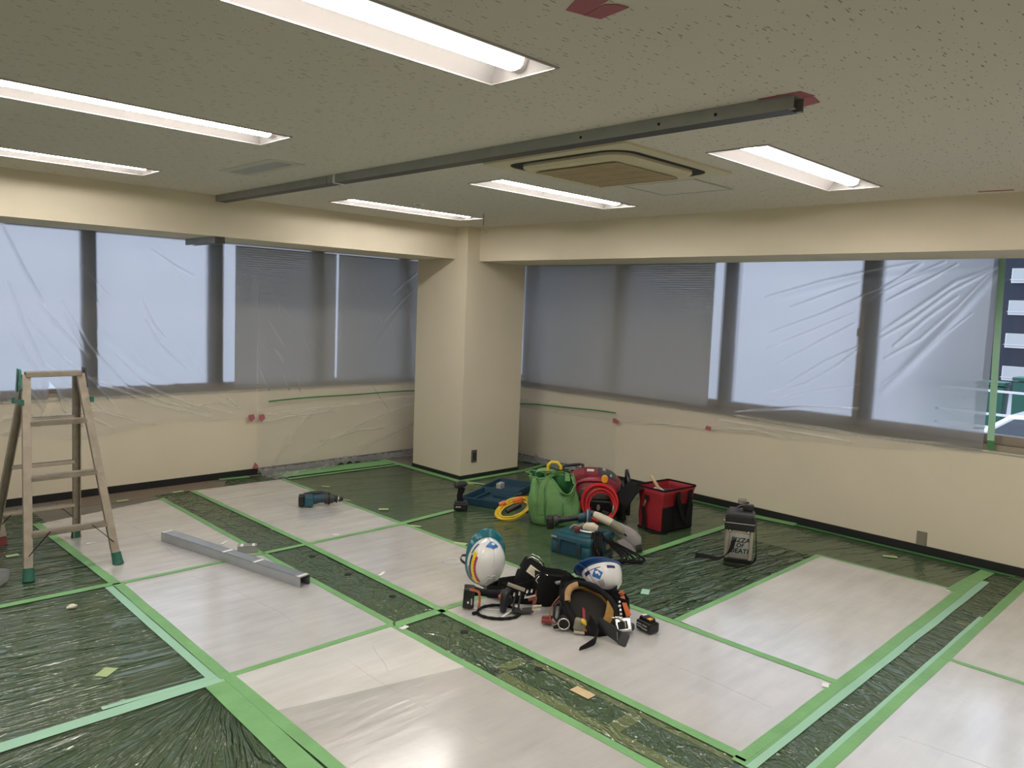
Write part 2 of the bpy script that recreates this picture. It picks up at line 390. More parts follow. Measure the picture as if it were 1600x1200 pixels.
# ------------------------------------------------------------------ mesh helpers
class MB:
    def __init__(self):
        self.v, self.f = [], []
    def add(self, vs, fs, mtx=None):
        o = len(self.v)
        self.v += [(mtx @ V(p)) if mtx else V(p) for p in vs]
        self.f += [tuple(i + o for i in q) for q in fs]
        return self
    def box(self, c, s, mtx=None, taper=1.0):
        x, y, z = c; a, b, h = s[0] / 2, s[1] / 2, s[2] / 2
        vs = []
        for dz, t in ((-h, 1.0), (h, taper)):
            vs += [(x - a * t, y - b * t, z + dz), (x + a * t, y - b * t, z + dz), (x + a * t, y + b * t, z + dz), (x - a * t, y + b * t, z + dz)]
        return self.add(vs, [(3, 2, 1, 0), (4, 5, 6, 7), (0, 1, 5, 4), (1, 2, 6, 5), (2, 3, 7, 6), (3, 0, 4, 7)], mtx)
    def bar(self, p0, p1, w, h, up=(0, 0, 1)):
        """rectangular bar between two points; w across, h along up"""
        p0, p1 = V(p0), V(p1); d = (p1 - p0); L = d.length; d.normalize()
        x = d.cross(V(up)); x = x.normalized() if x.length > 1e-6 else V((1, 0, 0))
        y = x.cross(d)
        m = Matrix(((x.x, d.x, y.x, p0.x), (x.y, d.y, y.y, p0.y), (x.z, d.z, y.z, p0.z), (0, 0, 0, 1)))
        return self.box((0, L / 2, 0), (w, L, h), m)
    def cyl(self, p0, p1, r0, r1=None, n=14, cap=True):
        r1 = r0 if r1 is None else r1
        return self.tube([p0, p1], [r0, r1], n, cap=cap)
    def tube(self, pts, r, n=8, closed=False, cap=True, flat=1.0, up=None):
        pts = [V(p) for p in pts]; k = len(pts)
        rs = r if isinstance(r, (list, tuple)) else [r] * k
        vs, fs = [], []
        prev = None
        for i, p in enumerate(pts):
            t = (pts[(i + 1) % k] - pts[i - 1]) if closed else (pts[min(i + 1, k - 1)] - pts[max(i - 1, 0)])
            t = t.normalized() if t.length > 1e-9 else V((0, 0, 1))
            if up is not None:
                a = t.cross(V(up))
            elif prev is None:
                a = t.cross(V((0, 0, 1)) if abs(t.z) < 0.9 else V((1, 0, 0)))
            else:
                a = prev - t * prev.dot(t)
            a = a.normalized() if a.length > 1e-9 else V((1, 0, 0))
            prev = a
            b = t.cross(a)
            for j in range(n):
                q = 2 * PI * j / n
                vs.append(p + a * (math.cos(q) * rs[i]) + b * (math.sin(q) * rs[i] * flat))
        m = k if closed else k - 1
        for i in range(m):
            for j in range(n):
                a0, a1 = i * n + j, i * n + (j + 1) % n
                b0, b1 = ((i + 1) % k) * n + j, ((i + 1) % k) * n + (j + 1) % n
                fs.append((a0, a1, b1, b0))
        if cap and not closed:
            fs.append(tuple(range(n - 1, -1, -1))); fs.append(tuple((k - 1) * n + j for j in range(n)))
        return self.add(vs, fs)
    def lathe(self, prof, n=20, mtx=None, ry=1.0):
        vs, fs = [], []
        for r, z in prof:
            for j in range(n):
                q = 2 * PI * j / n
                vs.append((r * math.cos(q), r * ry * math.sin(q), z))
        for i in range(len(prof) - 1):
            for j in range(n):
                fs.append((i * n + j, i * n + (j + 1) % n, (i + 1) * n + (j + 1) % n, (i + 1) * n + j))
        if prof[0] == prof[-1]: return self.add(vs, fs, mtx)
        if prof[0][0] > 1e-4: fs.append(tuple(range(n - 1, -1, -1)))
        if prof[-1][0] > 1e-4: fs.append(tuple((len(prof) - 1) * n + j for j in range(n)))
        return self.add(vs, fs, mtx)
    def prism(self, poly, h, mtx=None):
        """polygon in xy extruded from z=0 to z=h"""
        n = len(poly)
        vs = [(x, y, 0) for x, y in poly] + [(x, y, h) for x, y in poly]
        fs = [tuple(range(n - 1, -1, -1)), tuple(range(n, 2 * n))] + [(i, (i + 1) % n, n + (i + 1) % n, n + i) for i in range(n)]
        return self.add(vs, fs, mtx)
    def grid(self, fn, nu, nv, skip=None):
        vs = [fn(i / nu, j / nv) for j in range(nv + 1) for i in range(nu + 1)]
        fs = []
        for j in range(nv):
            for i in range(nu):
                q = (j * (nu + 1) + i, j * (nu + 1) + i + 1, (j + 1) * (nu + 1) + i + 1, (j + 1) * (nu + 1) + i)
                if skip and skip((i + .5) / nu, (j + .5) / nv):
                    continue
                fs.append(q)
        return self.add(vs, fs)
    def strap(self, pts, w, t, side):
        """flat strap along a path; side = direction of its width (one vector or one per point)"""
        pts = [V(p) for p in pts]; k = len(pts); vs = []
        if k > 2:                                                # round the path off
            if not isinstance(side[0], (tuple, list, Vector)): side = [side] * k
            ws = w if isinstance(w, (list, tuple)) else [w] * k
            np_, ns_, nw_ = [], [], []
            for i in range(k - 1):
                p0, p1, p2, p3 = pts[max(i - 1, 0)], pts[i], pts[i + 1], pts[min(i + 2, k - 1)]
                for j in range(4):
                    f = j / 4
                    np_.append(.5 * ((2 * p1) + (p2 - p0) * f + (2 * p0 - 5 * p1 + 4 * p2 - p3) * f * f + (3 * p1 - p0 - 3 * p2 + p3) * f ** 3))
                    ns_.append(V(side[i]).lerp(V(side[i + 1]), f)); nw_.append(ws[i] + (ws[i + 1] - ws[i]) * f)
            pts, side, w = np_ + [pts[-1]], ns_ + [V(side[-1])], nw_ + [ws[-1]]; k = len(pts)
        for i, p in enumerate(pts):
            s = V(side[i] if isinstance(side[0], (tuple, list, Vector)) else side).normalized()
            d = (pts[min(i + 1, k - 1)] - pts[max(i - 1, 0)]).normalized()
            nn = s.cross(d).normalized()
            ww = w[i] if isinstance(w, (list, tuple)) else w
            vs += [p - s * ww / 2 - nn * t / 2, p + s * ww / 2 - nn * t / 2, p + s * ww / 2 + nn * t / 2, p - s * ww / 2 + nn * t / 2]
        fs = [(3, 2, 1, 0), (4 * k - 4, 4 * k - 3, 4 * k - 2, 4 * k - 1)]
        for i in range(k - 1):
            for j in range(4):
                fs.append((4 * i + j, 4 * i + (j + 1) % 4, 4 * i + 4 + (j + 1) % 4, 4 * i + 4 + j))
        return self.add(vs, fs)

def obj(name, mb, mat, parent=None, smooth=None, bevel=None, loc=None, rot=None, solid=None, sub=0, shared=None):
    if shared is None:
        me = bpy.data.meshes.new(name)
        me.from_pydata([tuple(p) for p in mb.v], [], mb.f)
        bm = bmesh.new(); bm.from_mesh(me)
        bmesh.ops.recalc_face_normals(bm, faces=bm.faces[:])
        bm.to_mesh(me); bm.free()
        me.materials.append(M[mat] if isinstance(mat, str) else mat)
        if smooth:
            for p in me.polygons: p.use_smooth = True
            if smooth < 179: me.set_sharp_from_angle(angle=math.radians(smooth))
        me.update()
    else:
        me = shared
    o = bpy.data.objects.new(name, me)
    COL.objects.link(o)
    if parent: o.parent = parent
    if loc is not None: o.location = loc
    if rot is not None: o.rotation_euler = rot
    if solid:
        md = o.modifiers.new('solid', 'SOLIDIFY'); md.thickness = solid; md.offset = 0
    if bevel:
        md = o.modifiers.new('bevel', 'BEVEL'); md.width = bevel; md.segments = 2; md.limit_method = 'ANGLE'; md.angle_limit = math.radians(40)
    if sub:
        md = o.modifiers.new('sub', 'SUBSURF'); md.levels = sub; md.render_levels = sub
    return o

def tag(o, label, cat, group=None, kind=None):
    o['label'] = label; o['category'] = cat
    if group: o['group'] = group
    if kind: o['kind'] = kind
    return o

def thing(name, label, cat, loc=(0, 0, 0), deg=0.0, group=None, rot=None):
    o = bpy.data.objects.new(name, None); COL.objects.link(o)
    o.location = loc; o.rotation_euler = rot if rot else (0, 0, math.radians(deg))
    o.empty_display_size = 0.1
    return tag(o, label, cat, group)

def struct(name, mb, mat, parent=None, **k):
    o = obj(name, mb, mat, parent, **k)
    if parent is None: o['kind'] = 'structure'
    return o

def dup(root, loc, label, rotz=None):
    r = root.copy(); COL.objects.link(r); r.location = loc; r['label'] = label
    if rotz is not None: r.rotation_euler = (0, 0, rotz)
    for ch in list(root.children):
        c = ch.copy(); COL.objects.link(c); c.parent = r
        for g in list(ch.children):
            d = g.copy(); COL.objects.link(d); d.parent = c
    return r

def frame(o, x, y, z):
    """4x4 from an origin and three axes"""
    return Matrix(((x.x, y.x, z.x, o[0]), (x.y, y.y, z.y, o[1]), (x.z, y.z, z.z, o[2]), (0, 0, 0, 1)))

def axes(z, y):
    z = V(z).normalized(); y = V(y); y = (y - z * y.dot(z)).normalized()
    return y.cross(z), y, z

def rrect(x0, y0, x1, y1, r, n=5):
    p = []
    for cx, cy, a in ((x1 - r, y1 - r, 0), (x0 + r, y1 - r, 90), (x0 + r, y0 + r, 180), (x1 - r, y0 + r, 270)):
        for i in range(n + 1):
            q = math.radians(a + 90 * i / n); p.append((cx + r * math.cos(q), cy + r * math.sin(q)))
    return p

H = 2.5
YW, XW = 1.344, 1.296          # inner faces of the two window walls
XL, YN = -8.2, -8.6            # far ends of the room behind the camera

# ------------------------------------------------------------------ room shell
struct('floor', MB().box(((XL + XW) / 2, (YN + YW) / 2, -0.05), (XW - XL + .6, YW - YN + .6, 0.1)), 'floor')
# light openings in the ceiling
LX = [(-1.735, -0.405), (-4.455, -3.128), (-7.18, -5.85)]
LY = [-0.505, -2.14, -3.835, -5.5, -7.15]
def ceiling():
    xs = sorted({XL - .2, XW + .3} | {x for a in LX for x in a})
    ys = sorted({YN - .2, YW + .3} | {y + d for y in LY for d in (-0.152, 0.152)})
    mb = MB()
    lx = {(a, b) for a, b in LX}
    ly = {(round(y - .152, 4), round(y + .152, 4)) for y in LY}
    for i in range(len(xs) - 1):
        for j in range(len(ys) - 1):
            if (xs[i], xs[i + 1]) in lx and (round(ys[j], 4), round(ys[j + 1], 4)) in ly:
                continue
            mb.add([(xs[i], ys[j], H), (xs[i + 1], ys[j], H), (xs[i + 1], ys[j + 1], H), (xs[i], ys[j + 1], H)], [(0, 1, 2, 3)])
    o = struct('ceiling', mb, 'ceiling')
    slab = MB().box(((XL + XW) / 2, (YN + YW) / 2, H + .26), (XW - XL + .6, YW - YN + .6, 0.06))
    obj('ceiling_slab', slab, 'dark', o)
ceiling()
WT = 0.2
def win_wall_left():
    mb = MB()
    x0, x1 = XL, XW + WT
    mb.box(((x0 + x1) / 2, YW + WT / 2, 0.86 / 2), (x1 - x0, WT, 0.86))
    mb.box(((x0 + x1) / 2, YW + WT / 2, (2.28 + H) / 2), (x1 - x0, WT, H - 2.28))
    mb.box((1.35, YW + WT / 2, 1.57), (.29, WT, 1.42))
    return struct('wall_left', mb, 'wall')
def win_wall_right():
    mb = MB()
    y0, y1 = YN, YW
    mb.box((XW + WT / 2, (y0 + y1) / 2, 0.845 / 2), (WT, y1 - y0, 0.845))
    mb.box((XW + WT / 2, (y0 + y1) / 2, (2.28 + H) / 2), (WT, y1 - y0, H - 2.28))
    mb.box((XW + WT / 2, 1.27, 1.5625), (WT, 0.148, 1.435))
    return struct('wall_right', mb, 'wall')
win_wall_left(); win_wall_right()
struct('wall_back', MB().box(((XL + XW) / 2, YN - .1, H / 2), (XW - XL + .6, .2, H)), 'wall')
struct('wall_far_left', MB().box((XL - .1, (YN + YW) / 2, H / 2), (.2, YW - YN, H)), 'wall')
struct('trim_1', MB().box((0.807 / 2, 0.775 / 2, H / 2), (0.807, 0.775, H)), 'wall')['label'] = 'cream corner column'
struct('trim_2', MB().box(((XL + 0) / 2, (0.178 + .777) / 2, (2.193 + H) / 2), (-XL, .777 - .178, H - 2.193)), 'wall')['label'] = 'cream ceiling beam along the left windows'
struct('trim_3', MB().box(((.16 + .796) / 2, YN / 2, (2.176 + H) / 2), (.796 - .16, -YN, H - 2.176)), 'wall')['label'] = 'cream ceiling beam along the right windows'
bb = 0.063
struct('baseboard_left', MB().box(((XL + XW) / 2, YW - .005, bb / 2), (XW - XL, .01, bb)), 'black_trim')
struct('baseboard_right', MB().box((XW - .005, (YN + YW) / 2, bb / 2), (.01, YW - YN, bb)), 'black_trim')
mb = MB()
mb.box((-.004, .775 / 2, .0215), (.008, .791, .043)); mb.box((.807 / 2, -.004, .0215), (.807, .008, .043)); mb.box((.811, .775 / 2, .0215), (.008, .791, .043))
struct('baseboard_column', mb, 'black_trim')

# windows: dark frame bars, one pane per bay
def window(name, along, bars, ends, zb, zt, plane, sash=None):
    root = bpy.data.objects.new(name, None); COL.objects.link(root); root['kind'] = 'structure'
    def bx(a0, a1, z0, z1, d, t):
        c = ((a0 + a1) / 2, plane + d, (z0 + z1) / 2) if along == 'x' else (plane + d, (a0 + a1) / 2, (z0 + z1) / 2)
        s = (a1 - a0, t, z1 - z0) if along == 'x' else (t, a1 - a0, z1 - z0)
        return MB().box(c, s)
    a0, a1 = ends
    obj('window_frame', bx(a0, a1, zt - .05, zt, 0, .08), 'frame', root)
    obj('window_frame', bx(a0, a1, zb, zb + .06, 0, .08), 'sill', root)
    for p, w in bars:
        obj('mullion', bx(p - w / 2, p + w / 2, zb + .06, zt - .05, 0, .09), 'frame', root)
    ps = [a0] + sorted(p for p, w in bars) + [a1]
    for p, q in zip(ps[:-1], ps[1:]):
        obj('pane', bx(p + .05, q - .05, zb + .06, zt - .05, 0.01, .006), 'glass', root)
    return root
w1 = window('window_1', 'x', [(-2.95 - 1.08 * k, .105) for k in range(1, 5)] + [(-2.95, .105), (-1.87, .125), (-0.80, .12), (.30, .12)], (XL, 1.205), 0.86, 2.28, 1.45)
w2 = window('window_2', 'y', [(-2.072, .115), (-3.31, .135), (-4.55, .12), (-5.79, .12), (-7.0, .12), (-.85, .12), (.40, .12)], (YN, 1.196), 0.9, 2.28, 1.42)
mb = MB().box((1.315, -3.292, 1.44), (.03, .030, 1.05))
obj('sash', mb, 'sash', w2)
mb = MB().box((1.292, -3.272, 1.65), (.025, .018, .06))
obj('handle', mb, 'sash', w2)
# sills: brown-grey ledge with a bright metal nosing
s = struct('trim_4', MB().box((1.37, (YN + 1.19) / 2, .872), (.15, 1.19 - YN, .054)), 'sill')
obj('nosing', MB().box((1.288, (YN + 1.19) / 2, .851), (.014, 1.19 - YN, .012)), 'silver', s)
s = struct('trim_5', MB().box(((XL + 1.2) / 2, 1.405, .865), (1.2 - XL, .12, .05)), 'sill')
obj('nosing', MB().box(((XL + 1.2) / 2, 1.338, .842), (1.2 - XL, .014, .014)), 'silver', s)

# ------------------------------------------------------------------ venetian blinds
def blind(name, along, a0, a1, plane, z0, z1, label):
    L = a1 - a0
    root = thing(name, label, 'blind', (0, 0, 0), 0, 'venetian blinds')
    root.location = ((a0 + a1) / 2, plane, z0) if along == 'x' else (plane, (a0 + a1) / 2, z0)
    root.rotation_euler = (0, 0, 0) if along == 'x' else (0, 0, -PI / 2)
    obj('bottom_rail', MB().box((0, 0, .008), (L, .026, .014)), 'blind', root)
    obj('head_rail', MB().box((0, 0, z1 - z0 - .02), (L, .03, .04)), 'blind', root)
    n = int((z1 - z0 - .06) / .0215)
    c, s = math.cos(1.0), math.sin(1.0)
    prof = [(-.0125, 0), (-.006, .0016), (0, .0022), (.006, .0016), (.0125, 0)]
    mb = MB().grid(lambda u, v: ((u - .5) * L, prof[int(round(v * 4))][0] * c - prof[int(round(v * 4))][1] * s, prof[int(round(v * 4))][0] * s + prof[int(round(v * 4))][1] * c), 1, 4)
    me = None
    for k in range(n):
        o = obj('slat', mb, 'blind', root, shared=me, loc=(0, 0, .028 + k * .0215), smooth=60)
        me = o.data
    for t in (-.38, -.05, .3):
        obj('ladder_cord', MB().cyl((t * L, -.014, .01), (t * L, -.014, z1 - z0 - .03), .0012, n=5), 'blind', root)
    return root
blind('venetian_blind', 'x', -1.715, -.625, 1.352, .865, 2.279, 'grey venetian blind behind film, left of the other blind on the left window')
blind('venetian_blind', 'x', -.600, .46, 1.352, .865, 2.279, 'grey venetian blind on the left window, next to the corner column')
blind('venetian_blind', 'y', -1.955, .47, 1.305, .845, 2.279, 'wide grey venetian blind on the right window, next to the corner column')

# ------------------------------------------------------------------ ceiling lights
def make_light(x0, x1, y, label):
    L = x1 - x0
    root = thing('ceiling_light', label, 'ceiling light', ((x0 + x1) / 2, y, H), 0, 'recessed ceiling lights')
    h = L / 2; w = .15; d = .085; b = .052
    mb = MB()
    mb.add([(-h, -w, 0), (h, -w, 0), (h - .06, -b, d), (-h + .06, -b, d)], [(0, 1, 2, 3)])
    mb.add([(-h, w, 0), (h, w, 0), (h - .06, b, d), (-h + .06, b, d)], [(3, 2, 1, 0)])
    mb.add([(-h + .06, -b, d), (h - .06, -b, d), (h - .06, b, d), (-h + .06, b, d)], [(0, 1, 2, 3)])
    obj('reflector', mb, 'lamp_white', root)
    for s in (-1, 1):
        obj('end_plate', MB().add([(s * h, -w, 0), (s * h, w, 0), (s * (h - .06), b, d), (s * (h - .06), -b, d)], [(0, 1, 2, 3)]), 'lamp_white', root)
    mb = MB()
    for s in (-1, 1):
        mb.box((0, s * (w + .004), -.002), (L + .016, .008, .006)); mb.box((s * (h + .004), 0, -.002), (.008, 2 * w, .006))
    obj('rim', mb, 'lamp_white', root)
    prof = [(-.042, d - .004), (-.042, .038), (-.036, .022), (-.022, .012), (0, .009), (.022, .012), (.036, .022), (.042, .038), (.042, d - .004)]
    e = h - .035
    vs = [(x, p[0], p[1]) for x in (-e, e) for p in prof]
    k = len(prof)
    fs = [(i, i + 1, k + i + 1, k + i) for i in range(k - 1)] + [tuple(range(k - 1, -1, -1)), tuple(range(k, 2 * k))]
    dm = obj('diffuser', MB().add(vs, fs), 'lamp', root, smooth=50).data
    dm.materials.append(M['lamp_side'])
    for p in dm.polygons:
        if p.normal.z > -.72: p.material_index = 1
    return root
ln = {(0, 0): 'lit ceiling light right of the rail, nearest the corner column', (0, 1): 'lit ceiling light between the air conditioner and the corner column',
      (0, 2): 'lit ceiling light right of the air conditioner, near the right window beam', (1, 0): 'lit ceiling light at left, farthest away beside the left window beam',
      (1, 1): 'middle one of the three lit ceiling lights left of the rail', (1, 2): 'long bright ceiling light at the top, nearest the camera'}
first = None
for i, (a, b) in enumerate(LX):
    for j, y in enumerate(LY):
        lab = ln.get((i, j), 'lit recessed ceiling light behind the camera')
        if first is None:
            first = make_light(a, b, y, lab)
        else:
            dup(first, ((a + b) / 2, y, H), lab)
# crease lines of the window films, metres on each wall (along, up)
CL1 = [[(-3.59,2.21),(-3.45,1.89),(-3.32,1.64)],[(-3.55,1.78),(-3.44,1.44),(-3.30,1.10)],[(-3.41,1.49),(-3.17,1.18),(-2.93,0.96),(-2.76,0.73)],[(-3.19,1.65),(-2.98,1.28),(-2.68,0.92),(-2.33,0.76),(-1.95,0.65)],[(-2.78,1.20),(-2.60,1.00),(-2.39,0.85),(-2.13,0.74),(-1.74,0.63)],[(-2.96,1.01),(-2.73,0.89),(-2.47,0.76),(-1.95,0.61)],[(-3.17,1.54),(-3.10,1.42),(-3.03,1.26)],[(-2.57,1.67),(-2.46,1.45),(-2.38,1.36)],[(-2.49,2.11),(-2.30,1.99),(-2.13,1.91)],[(-3.52,1.39),(-3.42,1.19),(-3.32,1.03),(-3.31,0.87)],[(-3.63,0.59),(-3.36,0.69),(-2.94,0.74),(-2.39,0.55)],[(-3.62,0.71),(-3.41,0.73)],[(-2.13,0.72),(-1.89,0.75),(-1.65,0.66)],[(-1.80,0.79),(-1.69,0.69)],[(-3.35,1.18),(-3.13,0.97),(-2.89,0.74)],[(-3.20,0.87),(-2.99,0.69),(-2.81,0.58)],[(-3.45,0.98),(-3.32,0.77),(-3.36,0.64)],[(-3.23,0.97),(-3.18,0.76),(-3.04,0.61)],[(-2.54,1.50),(-2.41,1.28),(-2.19,1.07)],[(-3.35,1.64),(-3.21,1.44),(-2.98,1.18)],]
CL2 = [[(-1.31,0.11),(-1.16,0.30),(-0.99,0.52),(-0.81,0.60)],[(-1.03,0.12),(-0.65,0.29),(-0.18,0.46),(0.39,0.61)],[(-0.33,0.15),(0.09,0.27),(0.40,0.38)],[(-1.39,1.52),(-1.31,1.40),(-1.22,1.27)],[(-1.48,1.06),(-1.43,0.93),(-1.38,0.83)],[(-1.25,1.02),(-1.21,0.92),(-1.16,0.82)],[(-1.32,1.24),(-1.27,1.18),(-1.23,1.11)],[(-1.61,0.66),(-1.38,0.59),(-1.03,0.62),(-0.34,0.64),(0.34,0.69)],[(-1.45,0.52),(-1.17,0.56),(-0.66,0.59)],[(0.04,1.83),(0.23,1.98),(0.38,2.09)],[(-0.04,1.54),(0.17,1.76),(0.37,1.91)],[(0.31,1.55),(0.37,1.26),(0.38,0.97)],[(-1.38,0.03),(-1.24,0.24),(-1.17,0.37)],[(-0.81,0.27),(-0.34,0.35),(-0.00,0.35)],]
CR = [[(-2.49,1.91),(-2.98,2.05),(-3.30,2.12),(-3.69,2.19)],[(-2.54,1.61),(-3.00,1.79),(-3.34,1.95),(-3.87,2.19)],[(-2.52,1.47),(-2.85,1.62),(-3.25,1.80)],[(-3.46,1.66),(-3.72,1.86),(-3.96,2.05),(-4.20,2.15)],[(-3.44,1.60),(-3.68,1.76),(-3.93,1.98),(-4.19,2.14)],[(-3.56,1.56),(-3.77,1.77),(-3.97,1.94)],[(-2.55,1.08),(-2.88,1.20),(-3.14,1.38),(-3.30,1.52)],[(-2.56,1.01),(-2.94,1.15),(-3.33,1.24)],[(-3.49,1.26),(-3.67,1.42),(-3.87,1.63),(-4.07,1.82)],[(-2.26,0.88),(-2.84,1.00),(-3.32,1.04)],[(-3.34,1.90),(-3.61,2.05),(-3.83,2.14)],[(-2.72,1.18),(-3.03,1.40),(-3.30,1.54)],[(-2.62,1.34),(-2.96,1.55),(-3.26,1.72)],[(-3.50,1.46),(-3.74,1.62),(-3.98,1.87),(-4.16,2.10)],[(-2.72,1.83),(-3.09,1.97),(-3.31,2.05)],[(-2.07,0.79),(-2.57,0.79),(-3.29,0.77)],[(-2.26,0.85),(-2.86,0.84),(-3.33,0.83)],[(-3.33,0.83),(-3.72,0.84),(-4.23,0.88)],[(0.41,0.13),(-0.12,0.34),(-0.74,0.57)],[(0.35,-0.02),(-0.23,0.22),(-0.84,0.36)],[(0.42,0.34),(0.08,0.55),(-0.11,0.61)],[(-3.46,2.00),(-3.61,2.10),(-3.71,2.18)],[(-3.49,1.90),(-3.75,2.05),(-3.95,2.17)],[(-4.23,1.51),(-4.23,1.33),(-4.25,1.15)],[(-1.02,0.62),(-1.52,0.68),(-1.98,0.69)],[(-2.04,0.71),(-2.46,0.75),(-2.87,0.71)],[(-0.05,-0.01),(-0.41,0.16),(-0.91,0.26)],]
# ------------------------------------------------------------------ floor: scars of the old partition, film, sheets, tape
FL = bpy.data.objects['floor']
def flat(poly, z, t):
    return MB().prism(poly, t, Matrix.Translation((0, 0, z)))
def rect(x0, y0, x1, y1):
    return [(x0, y0), (x1, y0), (x1, y1), (x0, y1)]
for r in [(-2.535, -3.21, -2.245, -3.145), (-2.535, -4.7, -2.475, -3.145), (-2.31, -4.7, -2.255, -3.145), (-2.475, -3.90, -2.31, -3.83),
          (-.02, -4.47, .03, -4.60), (-.0, -4.60, 1.25, -4.555), (1.2, -4.47, 1.25, -4.6), (-3.3, 1.02, -1.95, 1.33)]:
    obj('floor_scar', flat(rect(min(r[0], r[2]), min(r[1], r[3]), max(r[0], r[2]), max(r[1], r[3])), 0, .0012), 'bare_floor' if r[3] > 0 else 'brown_frame', FL)

def ribbon(p0, p1, w, z, t=.0009, wob=.004, seed=0):
    """tape laid flat: hand-laid edges waver a little"""
    p0, p1 = V((*p0, 0)), V((*p1, 0)); d = (p1 - p0); L = d.length; d.normalize(); s = V((-d.y, d.x, 0))
    n = max(2, int(L / .12)); up, lo = [], []
    for i in range(n + 1):
        a = p0 + d * (L * i / n)
        k = noise.noise(V((a.x * 3, a.y * 3, seed))) * wob
        k2 = noise.noise(V((a.x * 3, a.y * 3, seed + 9))) * wob
        lo.append((a + s * (-w / 2 + k))); up.append((a + s * (w / 2 + k2)))
    vs = []
    for a, b in zip(lo, up):
        vs += [(a.x, a.y, z), (b.x, b.y, z), (b.x, b.y, z + t), (a.x, a.y, z + t)]
    fs = [(3, 2, 1, 0), (4 * n, 4 * n + 1, 4 * n + 2, 4 * n + 3)]
    for i in range(n):
        for j in range(4):
            fs.append((4 * i + j, 4 * i + (j + 1) % 4, 4 * i + 4 + (j + 1) % 4, 4 * i + 4 + j))
    return MB().add(vs, fs)

def film_piece(label, poly, mat, z, nx=2):
    o = obj('masking_film', MB().add([(x, y, z + .0006) for x, y in poly], [tuple(range(len(poly)))]), mat)   # one thin skin
    if o.data.polygons[0].normal.z < 0: o.data.flip_normals()
    return tag(o, label, 'masking film', 'green masking films')
E1 = film_piece('dull green film under the tool bags, around the corner column', [(-1.36, -2.555), (XW - .03, -2.555), (XW - .03, YW - .02), (.82, YW - .02), (.82, -.02), (-.02, -.02), (-.02, YW - .02), (-1.40, YW - .02), (-1.385, -.92)], 'gfilm_flat', .0020)
E2 = film_piece('shiny crinkled green film under the metal box with shoulder strap', rect(-1.31, -3.40, .54, -2.565), 'gfilm_shiny', .0024)
E3 = film_piece('green film strip along the right wall, beside the outlet', rect(.55, -4.34, XW - .03, -2.56), 'gfilm_flat', .0016)
G1 = film_piece('green film under the front left foot of the stepladder', rect(-6.2, -.895, -3.47, 1.02), 'gfilm', .0024)
G2 = film_piece('green film with the crumpled paper scrap at far left', rect(-6.2, -2.44, -3.47, -.90), 'gfilm', .0024)
G3 = film_piece('dark green film in the bottom left corner, wrinkles fanning out', rect(-6.2, -5.6, -3.47, -2.44), 'gfilm_fan' if 'gfilm_fan' in M else 'gfilm_cross', .0020)
SF = film_piece('narrow green film strip running between two rows of white sheets', rect(-2.56, -4.36, -2.23, 1.05), 'gfilm_cross', .0026)
TF = film_piece('green film strip at lower right, running across to the right wall', rect(-4.0, -4.60, XW - .03, -4.33), 'gfilm_cross', .0030)
LF = film_piece('small green film piece by the left wall near the steel channel', [(-1.95, 1.05), (-1.38, 1.03), (-1.36, 1.24), (-1.62, 1.29), (-1.80, 1.31)], 'gfilm_cross', .0032)

def sheet(label, poly, col, seed):
    o = obj('floor_sheet', flat(poly, .0040, .0016), sheet_mat('milky_floor_sheet', col, seed))
    return tag(o, label, 'floor sheet', 'white floor sheets')
wc = (0.68, 0.67, 0.66)
A1 = sheet('white floor sheet under the stepladder legs', [(-3.50, -.93), (-2.57, -.93), (-2.55, .90), (-3.53, .68)], wc, 0)
A2 = sheet('white floor sheet under the near end of the steel channel', rect(-3.49, -2.43, -2.565, -.93), wc, 3)
A3 = sheet('white floor sheet at the bottom centre, paler band on it', rect(-3.49, -4.45, -2.57, -2.43), (.60, .585, .565), 6)
B1 = sheet('white floor sheet under the hammer drill, below the left window', [(-2.22, -.92), (-1.385, -.92), (-1.40, 1.0), (-2.25, 1.03)], wc, 9)
B2 = sheet('white floor sheet with the clear ring mark, left of the helmets', rect(-2.23, -2.43, -1.385, -.92), (.66, .64, .615), 12)
B3 = sheet('white floor sheet under the tool belts and the battery', rect(-2.245, -4.34, -1.335, -2.43), (.67, .65, .63), 15)
C1 = sheet('white floor sheet right of the shiny film, near the outlet', [(-1.29, -3.405), (.57, -3.40), (.60, -4.34), (-1.335, -4.34)], (.73, .725, .72), 18)
D1 = sheet('white floor sheet at the right edge, beyond the green strip', rect(-.61, -6.3, 1.22, -4.60), (.73, .725, .72), 21)
D2 = sheet('white floor sheet in the bottom right corner', rect(-2.45, -6.3, -.61, -4.60), (.73, .725, .72), 24)
# lighter overlapping pieces
obj('overlap', flat([(-3.49, -2.84), (-2.575, -3.06), (-2.575, -2.43), (-3.49, -2.43)], .0056, .0008), sheet_mat('doubled_sheet', (.86, .83, .80), 2), A3)
obj('overlap', flat([(-2.20, -.90), (-1.40, -.90), (-1.40, -.30), (-1.9, -.45), (-2.15, -.62)], .0056, .0008), sheet_mat('doubled_sheet', (.75, .74, .725), 4), B1)
def fold(parent, pts, r=.0022):
    q = [V((x, y, .0058)) for x, y in pts]; out = []
    for i in range(len(q) - 1):
        for j in range(6):
            p = q[i].lerp(q[i + 1], j / 6); out.append(p + V((.006 * noise.noise(p * 7), .006 * noise.noise(p * 7 + V((5, 5, 5))), 0)))
    n = len(out)
    return obj('fold_line', MB().tube(out, [r * (.3 + .7 * math.sin(PI * (i + .5) / n)) for i in range(n)], 6, flat=.5, up=(0, 0, 1)), parent.data.materials[0], parent, smooth=180)
